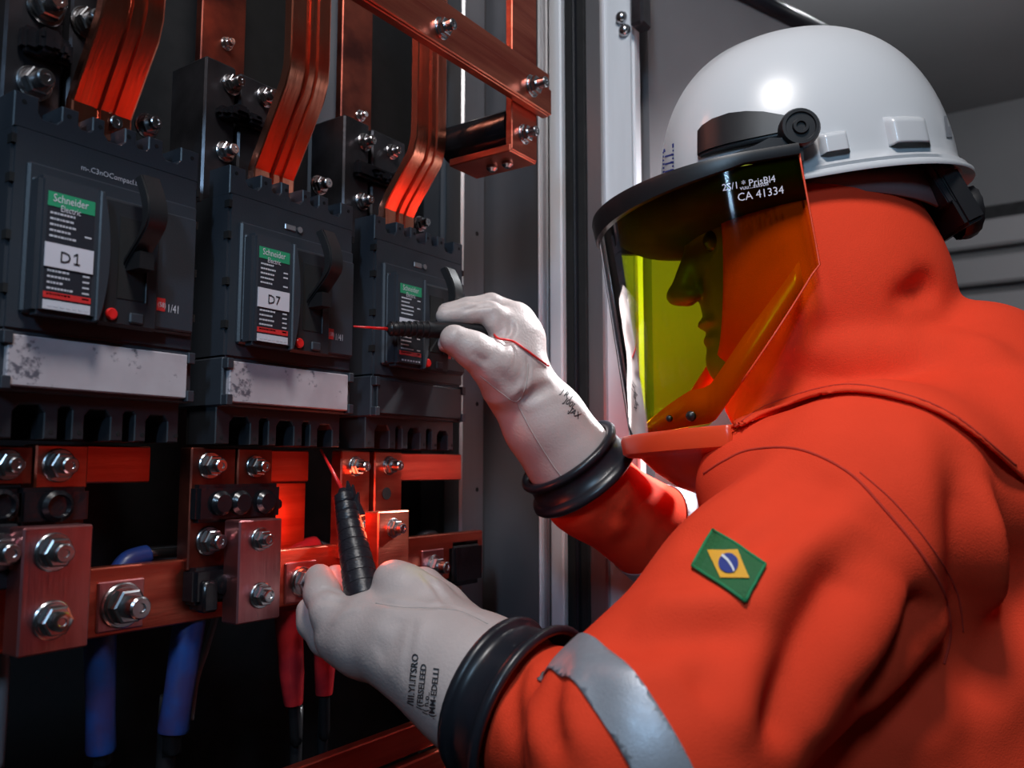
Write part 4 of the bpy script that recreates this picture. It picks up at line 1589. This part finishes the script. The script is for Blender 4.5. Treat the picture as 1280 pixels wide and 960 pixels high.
def shell_pt(th, ph, grow=0.0):
    # ph 0 at the rim .. pi/2 at the crown
    c = cos(ph) ** 0.85
    z = sin(ph) ** 0.90
    x, y = cos(th), sin(th)
    xx = (A_ + grow) * c * (abs(x) ** 0.95) * (1 if x > 0 else -1)
    yy = (B_ + grow) * c * (abs(y) ** 0.95) * (1 if y > 0 else -1)
    zz = (H_ + grow) * z
    # low crest along the middle
    zz += 0.0035 * math.exp(-(yy / 0.022) ** 4) * (sin(ph) ** 0.5)
    return xx + HX0, yy, zz + HZ0


bm = bmesh.new()
NT, NP = 96, 30
rings = []
for j in range(NP):
    ph = (pi / 2) * (j / NP)
    rings.append([bm.verts.new(hd(*shell_pt(2 * pi * i / NT, ph))) for i in range(NT)])
top = bm.verts.new(hd(*shell_pt(0, pi / 2)))
for a_, b_ in zip(rings, rings[1:]):
    for i in range(NT):
        bm.faces.new((a_[i], a_[(i + 1) % NT], b_[(i + 1) % NT], b_[i]))
for i in range(NT):
    bm.faces.new((rings[-1][i], rings[-1][(i + 1) % NT], top))
# brim flange below the rim, turned lip
prev = rings[0]
for dr, dz in ((0.0015, -0.006), (0.006, -0.010), (0.62, -0.0125), (1.0, -0.0155), (1.02, -0.0185), (0.97, -0.0195), (0.5, -0.0165), (0.05, -0.0150)):
    cur = []
    for i in range(NT):
        th = 2 * pi * i / NT
        x, y, z = shell_pt(th, 0)
        fr_ = max(0, cos(th)) ** 2
        bk_ = max(0, -cos(th)) ** 3
        out = 0.008 + 0.028 * fr_ + 0.003 * bk_
        e = dr if dr < 0.03 else dr * out
        n = Vector(((x - HX0) / A_ ** 2, y / B_ ** 2)).normalized()
        cur.append(bm.verts.new(hd(x + n.x * e, y + n.y * e, z + dz - 0.004 * fr_)))
    for i in range(NT):
        bm.faces.new((cur[i], cur[(i + 1) % NT], prev[(i + 1) % NT], prev[i]))
    prev = cur
bmesh.ops.recalc_face_normals(bm, faces=bm.faces[:])
shell = obj('shell', bm, 'helmet', hat, smooth=True, angle=60)
# inner liner
bm = bmesh.new()
rg = []
for j in range(12):
    ph = (pi / 2) * (j / 12)
    rg.append([bm.verts.new(hd(*(np.array(shell_pt(2 * pi * i / 48, ph, -0.005)) + np.array([0, 0, -0.010 if j == 0 else -0.003])))) for i in range(48)])
for a_, b_ in zip(rg, rg[1:]):
    for i in range(48):
        bm.faces.new((b_[i], b_[(i + 1) % 48], a_[(i + 1) % 48], a_[i]))
obj('liner', bm, 'helmet_in', hat, smooth=True)


def surf(x, z, grow=0.0):
    """point on the near side of the shell for local x and z"""
    s = min(0.999, max(0.0, (z - HZ0) / H_))
    ph = math.asin(s ** (1 / 0.90))
    c = cos(ph) ** 0.85
    cx = max(-0.999, min(0.999, (x - HX0) / ((A_) * c)))
    y = (B_) * c * math.sqrt(max(0, 1 - abs(cx) ** 2.05)) + grow
    return x, y, z


def lump(name, m, x0, x1, z0, z1, out0, out1, parent, nx=8, nz=4, inset=0.18, slope=0.0):
    """raised block moulded to the near side of the shell"""
    bm = bmesh.new()
    g = []
    for j in range(nz + 1):
        row = []
        for i in range(nx + 1):
            u, v = i / nx, j / nz
            x = x0 + (x1 - x0) * u
            z = z0 + (z1 - z0) * v + slope * (u - .5)
            e = min(u, 1 - u, (1 - v) * 0.8) / inset
            e = max(0, min(1, e))
            o_ = out0 + (out1 - out0) * (e * e * (3 - 2 * e))
            row.append(bm.verts.new(hd(*surf(x, max(HZ0, z), o_))))
        g.append(row)
    for j in range(nz):
        for i in range(nx):
            bm.faces.new((g[j][i], g[j][i + 1], g[j + 1][i + 1], g[j + 1][i]))
    bmesh.ops.recalc_face_normals(bm, faces=bm.faces[:])
    return obj(name, bm, m, parent, smooth=True)


lump('accessory_slot', 'helmet', -0.082, -0.038, -0.026, 0.006, -0.001, 0.009, shell, 14, 10, 0.16)
lump('accessory_slot', 'helmet', -0.006, 0.020, -0.026, -0.002, -0.001, 0.008, shell, 14, 10, 0.16)

# shield carrier: band arm along the brow, pivot knob, bracket to the visor
def ring_path(x0, x1, z0, z1, out, n):
    return [hd(*surf(x0 + (x1 - x0) * k / n, z0 + (z1 - z0) * k / n, out)) for k in range(n + 1)]


def ribbon(name, m, top_, bot_, thick, parent):
    """solid strip between two point rows, thickened along lat"""
    bm = bmesh.new()
    n = len(top_)
    A1 = [bm.verts.new(p + lat * thick) for p in top_]
    B1 = [bm.verts.new(p + lat * thick) for p in bot_]
    A0 = [bm.verts.new(p) for p in top_]
    B0 = [bm.verts.new(p) for p in bot_]
    for k in range(n - 1):
        bm.faces.new((A1[k], A1[k + 1], B1[k + 1], B1[k]))
        bm.faces.new((A0[k + 1], A0[k], B0[k], B0[k + 1]))
        bm.faces.new((A0[k], A0[k + 1], A1[k + 1], A1[k]))
        bm.faces.new((B0[k + 1], B0[k], B1[k], B1[k + 1]))
    for k in (0, n - 1):
        bm.faces.new((A0[k], A1[k], B1[k], B0[k]))
    bmesh.ops.recalc_face_normals(bm, faces=bm.faces[:])
    bmesh.ops.bevel(bm, geom=[e for e in bm.edges if e.calc_face_angle(0) > 1.0], offset=0.0015, segments=2, affect='EDGES', clamp_overlap=True)
    return obj(name, bm, m, parent, smooth=True, angle=45)


sv = np.array([v.co for v in shell.data.vertices]) + np.array(WLOC[shell.name])
sh_bvh = BVHTree.FromPolygons([tuple(v) for v in sv], [tuple(p.vertices) for p in shell.data.polygons])
st = [(875, 166, 198, .006), (882, 160, 195, .008), (895, 153, 191, .0095), (915, 147, 186, .0105), (935, 145, 182, .011), (955, 146, 178, .011), (985, 151, 172, .011)]
bm = bmesh.new()
rows = []
for px, y0, y1, off in st:
    row = []
    for py, o_ in ((y0, off), (y1, off), (y1, -.001), (y0, -.001)):
        h, n_ = cast(sh_bvh, px, py)
        row.append(bm.verts.new(h + n_ * o_))
    rows.append(row)
for a_, b_ in zip(rows, rows[1:]):
    for k in range(4):
        bm.faces.new((a_[k], a_[(k + 1) % 4], b_[(k + 1) % 4], b_[k]))
bm.faces.new(rows[0])
bm.faces.new(rows[-1][::-1])
bmesh.ops.recalc_face_normals(bm, faces=bm.faces[:])
bmesh.ops.bevel(bm, geom=[e for e in bm.edges if e.calc_face_angle(0) > 1.0], offset=0.0018, segments=2, affect='EDGES', clamp_overlap=True)
obj('carrier_arm', bm, 'black', hat, smooth=True, angle=45)


def disc_lat(name, m, c, prof, parent, seg=28):
    """turned part about the lateral axis; prof = (radius, outward)"""
    bm = bmesh.new()
    rings = [[bm.verts.new(hd(c[0] + r * cos(2 * pi * k / seg), c[1] + d, c[2] + r * sin(2 * pi * k / seg))) for k in range(seg)] for r, d in prof]
    for a_, b_ in zip(rings, rings[1:]):
        for k in range(seg):
            bm.faces.new((a_[k], a_[(k + 1) % seg], b_[(k + 1) % seg], b_[k]))
    bm.faces.new(rings[-1])
    bmesh.ops.recalc_face_normals(bm, faces=bm.faces[:])
    return obj(name, bm, m, parent, smooth=True, angle=35)


KX, KZ = 0.038, -0.0015
ky = 0.112
for s in (1, -1):
    k_ = disc_lat('pivot_knob', 'black', (KX, (ky - 0.002) * 1, KZ), [(0.0155, 0), (0.0165, 0.004), (0.0165, 0.013), (0.0150, 0.0155), (0.0125, 0.0155), (0.0118, 0.0140),
                                                                      (0.0070, 0.0140), (0.0062, 0.0165), (0.0040, 0.0165), (0.0034, 0.0145)], hat) if s == 1 else None
# visor geometry (local plan: two straight sides joined by a half circle)
RV, XC, XE = 0.127, 0.082, 0.044


def plan(s, r=RV):
    """s in -1..1 from far edge round the front to the near edge"""
    straight = XC - XE
    arc = pi * r
    tot = arc + 2 * straight
    d = (s + 1) / 2 * tot
    if d < straight:
        return XE + d, -r
    if d > straight + arc:
        return XC - (d - straight - arc), r
    a = -pi / 2 + (d - straight) / r
    return XC + r * cos(a), r * sin(a)


ZT, ZB = -0.020, -0.234


def vis_bottom(s):
    x, y = plan(s)
    if x < 0.148:
        t = max(0, (x - 0.046) / 0.102)
        return -0.119 + (ZB + 0.119) * t ** 0.95
    return ZB


NS, NZ = 96, 24
bm = bmesh.new()
g = []
for i in range(NS + 1):
    s = -1 + 2 * i / NS
    x, y = plan(s)
    zb_ = vis_bottom(s)
    g.append([bm.verts.new(hd(x, y, ZT + (zb_ - ZT) * j / NZ)) for j in range(NZ + 1)])
for i in range(NS):
    for j in range(NZ):
        bm.faces.new((g[i][j], g[i + 1][j], g[i + 1][j + 1], g[i][j + 1]))
bm.normal_update()
vis_bvh = BVHTree.FromBMesh(bm)
visor = obj('face_shield', bm, 'visor', hat, smooth=True)
for s, o_, sz, m_ in (('2S/1 * PrisBl4', (903, 239), 12.5, 'white_tag'), ('vuu...auisoll', (925, 238), 8, 'white_tag'), ('CA 41334', (922, 252), 14.5, 'white_tag')):
    decal('shield_print', text_mesh(s, 1.0), m_, visor, vis_bvh, o_, (sz * .97, -sz * .17), (-sz * .12, -sz * .97), 0.0005)
# trim line on the shield edge
bm = bmesh.new()
tube(bm, [hd(*plan(s), z) for s, z in [(1, ZT + (vis_bottom(1) - ZT) * k / 6) for k in range(7)]] +
     [hd(*plan(1 - 0.32 * k / 10), vis_bottom(1 - 0.32 * k / 10)) for k in range(1, 11)], 0.0009, 6)
obj('shield_edge', bm, 'guard', visor, smooth=True)
# black top carrier rim
bm = bmesh.new()
g = []
N2 = 96
for i in range(N2 + 1):
    s = -1 + 2 * i / N2
    row = []
    fr_ = 1 - abs(s) ** 3
    hgt = 0.006 + 0.013 * max(0.0, 1 - abs(s) * 1.25) ** 0.6
    for r_, z in ((RV + 0.0035, ZT + 0.003), (RV + 0.0045, ZT - 0.001), (RV + 0.003, ZT - hgt), (RV - 0.003, ZT - hgt), (RV - 0.008, ZT - 0.001), (RV - 0.006, ZT + 0.003)):
        x, y = plan(s, r_)
        row.append(bm.verts.new(hd(x, y, z)))
    g.append(row)
for i in range(N2):
    for j in range(6):
        bm.faces.new((g[i][j], g[i][(j + 1) % 6], g[i + 1][(j + 1) % 6], g[i + 1][j]))
bm.faces.new(g[0])
bm.faces.new(g[-1][::-1])
bmesh.ops.recalc_face_normals(bm, faces=bm.faces[:])
obj('shield_rim', bm, 'black', hat, smooth=True, angle=40)
# black sheet added inside the shield rim to shade the face and brim underside
bm = bmesh.new()
g = []
for i in range(N2 + 1):
    s = -1 + 2 * i / N2
    x, y = plan(s, RV - 0.005)
    th_ = math.atan2(y / B_, (x - HX0) / A_)
    x2, y2 = HX0 + A_ * 0.96 * cos(th_), B_ * 0.96 * sin(th_)
    g.append([bm.verts.new(hd(x, y, ZT - 0.006)), bm.verts.new(hd(x * .6 + x2 * .4, y * .6 + y2 * .4, ZT - 0.026)), bm.verts.new(hd(x2 * .92, y2 * .92, ZT - 0.034))])
for i in range(N2):
    for j in range(2):
        bm.faces.new((g[i][j], g[i + 1][j], g[i + 1][j + 1], g[i][j + 1]))
sl = obj('brim_shade_sheet', bm, 'void', hat, smooth=True)
sm = sl.modifiers.new('thickness', 'SOLIDIFY')
sm.thickness = 0.002
# bracket from knob down to the rim
for s in (1,):
    bm = bmesh.new()
    o1 = [(888, 209), (905, 196), (945, 181), (962, 172), (1003, 172), (1005, 201)]
    pts_in, pts_out = [], []
    cl = float((CAM - HC) @ lat)
    for px, py in o1:
        d = ray(px, py)
        for lst, yl_ in ((pts_in, 0.113), (pts_out, 0.121)):
            t_ = (yl_ - cl) / float(d @ lat)
            lst.append(bm.verts.new(CAM + d * t_))
    bm.faces.new(pts_in[::-1])
    bm.faces.new(pts_out)
    for k in range(len(o1)):
        bm.faces.new((pts_in[k], pts_in[(k + 1) % len(o1)], pts_out[(k + 1) % len(o1)], pts_out[k]))
    bmesh.ops.recalc_face_normals(bm, faces=bm.faces[:])
    obj('shield_bracket', bm, 'black', hat)

# chin guard: lip, bowl, and inner flange with two studs
bm = bmesh.new()
g = []
N3 = 64
SE = 0.63
for i in range(N3 + 1):
    s = -SE + 2 * SE * i / N3
    row = []
    for r_, z, sh, sf in ((RV - 0.003, -0.231, 0, 1), (RV + 0.006, -0.230, 0, 1), (RV + 0.0085, -0.234, 0, 1), (RV + 0.0085, -0.247, 0, 1), (RV + 0.004, -0.2505, 0, 1),
                          (RV - 0.008, -0.253, 0, .98), (RV - 0.014, -0.268, -0.006, .92), (RV - 0.024, -0.284, -0.014, .86), (RV - 0.040, -0.298, -0.024, .8), (RV - 0.070, -0.306, -0.036, .7)):
        x, y = plan(s * sf, r_)
        row.append(bm.verts.new(hd(x + sh, y, z - 0.006 * (s / SE) ** 2)))
    g.append(row)
for i in range(N3):
    for j in range(9):
        bm.faces.new((g[i][j], g[i][j + 1], g[i + 1][j + 1], g[i + 1][j]))
bmesh.ops.recalc_face_normals(bm, faces=bm.faces[:])
cg = obj('chin_guard', bm, 'guard', hat, smooth=True, angle=50)
sm = cg.modifiers.new('thickness', 'SOLIDIFY')
sm.thickness = 0.003
bm = bmesh.new()
g = []
for i in range(N3 + 1):
    s = -0.94 + 1.88 * i / N3
    x, y = plan(s, RV - 0.004)
    zb_ = vis_bottom(s)
    wdt = 0.006 + 0.026 * min(1, max(0, (abs(s) - 0.12) / 0.35)) - 0.012 * max(0, (abs(s) - 0.7) / 0.3)
    g.append([bm.verts.new(hd(x, y, zb_ + 0.002)), bm.verts.new(hd(*plan(s, RV - 0.007), zb_ + wdt))])
for i in range(N3):
    bm.faces.new((g[i][0], g[i + 1][0], g[i + 1][1], g[i][1]))
fl = obj('chin_flange', bm, 'guard', cg, smooth=True)
sm = fl.modifiers.new('thickness', 'SOLIDIFY')
sm.thickness = 0.002
for px, py, r in ((837, 523, 0.0042), (864, 520, 0.0062)):
    h, n_ = cast(vis_bvh, px, py)
    b = bmesh.new()
    bmesh.ops.create_uvsphere(b, u_segments=12, v_segments=8, radius=r * .72)
    bmesh.ops.translate(b, verts=b.verts, vec=h - Vector(lat) * 0.0015)
    obj('stud', b, 'black', cg, smooth=True)

# rear harness: headband, ratchet body, knob
bm = bmesh.new()
tp, bt = [], []
for k in range(25):
    th = radians(75 + 210 * k / 24)
    x, y = 0.112 * cos(th) + 0.004, 0.086 * sin(th)
    dz = -0.022 * max(0, -cos(th))
    tp.append(hd(x, y, -0.026 + dz * .6))
    bt.append(hd(x, y, -0.050 + dz))
for k in range(24):
    a_, b_, c_, d_ = tp[k], tp[k + 1], bt[k + 1], bt[k]
    bm.faces.new([bm.verts.new(q) for q in (a_, b_, c_, d_)])
bmesh.ops.remove_doubles(bm, verts=bm.verts, dist=1e-6)
hb = obj('headband', bm, 'grey_paint', hat, smooth=True)
sm = hb.modifiers.new('thickness', 'SOLIDIFY')
sm.thickness = 0.003
rc = np.array([-0.124, 0.0, -0.050])


def rear_box(name, c, sx, sy, sz, m, rot=0.0, bev=0.003):
    bm = bx(-sx, sx, -sy, sy, -sz, sz, bev=bev, seg=2)
    R_ = Matrix.Rotation(rot, 3, 'Y')
    for v in bm.verts:
        q = R_ @ v.co
        v.co = Vector(hd(c[0] + q.x, c[1] + q.y, c[2] + q.z))
    return obj(name, bm, m, hat, smooth=True, angle=40)


rear_box('ratchet_body', (-0.103, 0.030, -0.066), 0.009, 0.040, 0.026, 'black', radians(18))
rear_box('ratchet_strap', (-0.092, 0.056, -0.050), 0.005, 0.012, 0.024, 'black', radians(20))
rear_box('ratchet_strap', (-0.085, 0.056, -0.048), 0.0025, 0.013, 0.024, 'dark_metal', radians(20), 0.001)
bm = bmesh.new()
seg = 28
rings = []
for r, d in ((0.020, 0), (0.0215, 0.004), (0.0225, 0.009), (0.0215, 0.016), (0.017, 0.018), (0.008, 0.018)):
    rings.append([bm.verts.new(hd(-0.113 - d * cos(0.3), 0.030 + r * (1 + 0.05 * (k % 2)) * cos(2 * pi * k / seg),
                                  -0.076 + r * (1 + 0.05 * (k % 2)) * sin(2 * pi * k / seg) + d * 0.25)) for k in range(seg)])
for a_, b_ in zip(rings, rings[1:]):
    for k in range(seg):
        bm.faces.new((a_[k], a_[(k + 1) % seg], b_[(k + 1) % seg], b_[k]))
bm.faces.new(rings[-1])
bmesh.ops.recalc_face_normals(bm, faces=bm.faces[:])
obj('ratchet_knob', bm, 'black', hat, smooth=True, angle=40)

# printed label on the helmet front and small sticker at the back
bm = bmesh.new()
for k in range(6):
    for seg_ in ((0, .9), (.2, 1)) if k % 2 else ((0, 1),):
        g_ = [bm.verts.new(q + (0,)) for q in ((829 + 14 * seg_[0], 190 + 4.8 * k), (829 + 14 * seg_[1], 187 + 4.8 * k), (829 + 14 * seg_[1], 189.2 + 4.8 * k),
                                               (829 + 14 * seg_[0], 192.2 + 4.8 * k))]
        bm.faces.new(g_)
g_ = [bm.verts.new(q + (0,)) for q in ((830, 187), (843, 179), (843, 184), (830, 191))]
bm.faces.new(g_)
decal('helmet_print', bm, 'flag_blue', shell, sh_bvh, (0, 0), (1, 0), (0, 1), 0.0006)
bm = grid_poly(lambda s, t: (1177 + 7 * s + 5 * t, 132 + 40 * t), 2, 6)
decal('helmet_sticker', bm, 'reflect', shell, sh_bvh, (0, 0), (1, 0), (0, 1), 0.0008)


# ------------------------------------------------------------------ test probes
def probe(label, P, radii, tip, tipr, m='tape'):
    P = [Vector(p) for p in P]
    bm = bmesh.new()
    tube(bm, P, radii, 24)
    o = tag(obj('test_probe', bm, m, smooth=True, angle=50), label, 'probe', 'test probes held in the gloves')
    bm = bmesh.new()
    tube(bm, [Vector(tip), P[0] + (P[1] - P[0]) * 0.2], [tipr * .5, tipr], 10)
    t_ = obj('probe_tip', bm, 'red_gloss', o, smooth=True)
    t_['label'] = 'thin red probe tip'
    return o


ta = at(442, 408, .772)
pts = [at(484, 411, .793), at(488, 411, .795), at(498, 411, .800), at(515, 411, .808), at(540, 412, .818), at(600, 414, .842), at(615, 414, .848), at(619, 414, .850)]
p1 = probe('black test probe held level by the raised glove, red tip pointing left', pts, [.003, .0062, .0068, .0066, .0080, .0088, .0080, .0050], ta, .0016, 'black')
bm = bmesh.new()
for k in range(7):
    a_ = Vector(pts[1]) + (Vector(pts[4]) - Vector(pts[1])) * (k / 7)
    b_ = Vector(pts[1]) + (Vector(pts[4]) - Vector(pts[1])) * (k / 7 + 0.05)
    tube(bm, [a_, b_], 0.0070 + 0.0003 * k, 18)
obj('grip_ring', bm, 'black', p1, smooth=True, angle=40)
bm = bmesh.new()
q = [Vector(pts[-2])]
for px, py in ((622, 425), (640, 428), (655, 437), (670, 448), (684, 458)):
    h, n_ = cast(b1, px, py)
    q.append(h + n_ * 0.0018 if h is not None else Vector(at(px, py, .83)))
tube(bm, smoothpath(q, 5), 0.0011, 8)
lw = obj('probe_lead', bm, 'red_gloss', p1, smooth=True)
lw['label'] = 'red lead running over the glove'

ta = at(401, 562, .792)
b0, b9 = Vector(at(428, 612, .763)), Vector(at(455, 748, .700))
pts = [b0 + (b9 - b0) * t for t in (0, .06, .2, .4, .6, .8, .93, 1.0)]
p2 = probe('black tape wrapped test probe standing upright in the lower glove', pts, [.0035, .0062, .0090, .0112, .0128, .0140, .0150, .0146], ta, .0020)
bm = bmesh.new()
for k in range(9):
    t = 0.10 + k * 0.095
    c = b0 + (b9 - b0) * t
    d = (b9 - b0).normalized()
    rr = 0.0072 + 0.0080 * t ** 0.8 + 0.0003
    tube(bm, [c - d * .004, c - d * .003, c + d * .004, c + d * .0055], [rr * .9, rr + .0006, rr + .0007, rr * .95], 20)
obj('tape_wrap', bm, 'tape', p2, smooth=True, angle=40)
bm = bmesh.new()
for k, (px, py) in enumerate(((436, 612), (441, 617), (446, 626), (448, 634))):
    c = Vector(at(px, py, .760 - .003 * k))
    t = bmesh.new()
    bmesh.ops.create_cone(t, cap_ends=True, segments=5, radius1=.0052, radius2=.001, depth=.016)
    bmesh.ops.rotate(t, verts=t.verts, cent=(0, 0, 0), matrix=Matrix.Rotation(0.25 * (k % 3 - 1), 3, 'X'))
    bmesh.ops.translate(t, verts=t.verts, vec=c)
    add(bm, t)
obj('tape_tatter', bm, 'tape', p2)
bm = bmesh.new()
tube(bm, smoothpath([b9 - Vector((0, 0, -.004)), b9 + Vector((.004, .01, -.02)), b9 + Vector((.02, .04, -.05))], 5), .003, 8)
obj('probe_lead', bm, 'black', p2, smooth=True)

for o in bpy.data.objects:
    if o.type == 'MESH' and o.parent is None and 'kind' not in o.keys() and 'label' not in o.keys():
        print('UNLABELLED', o.name)
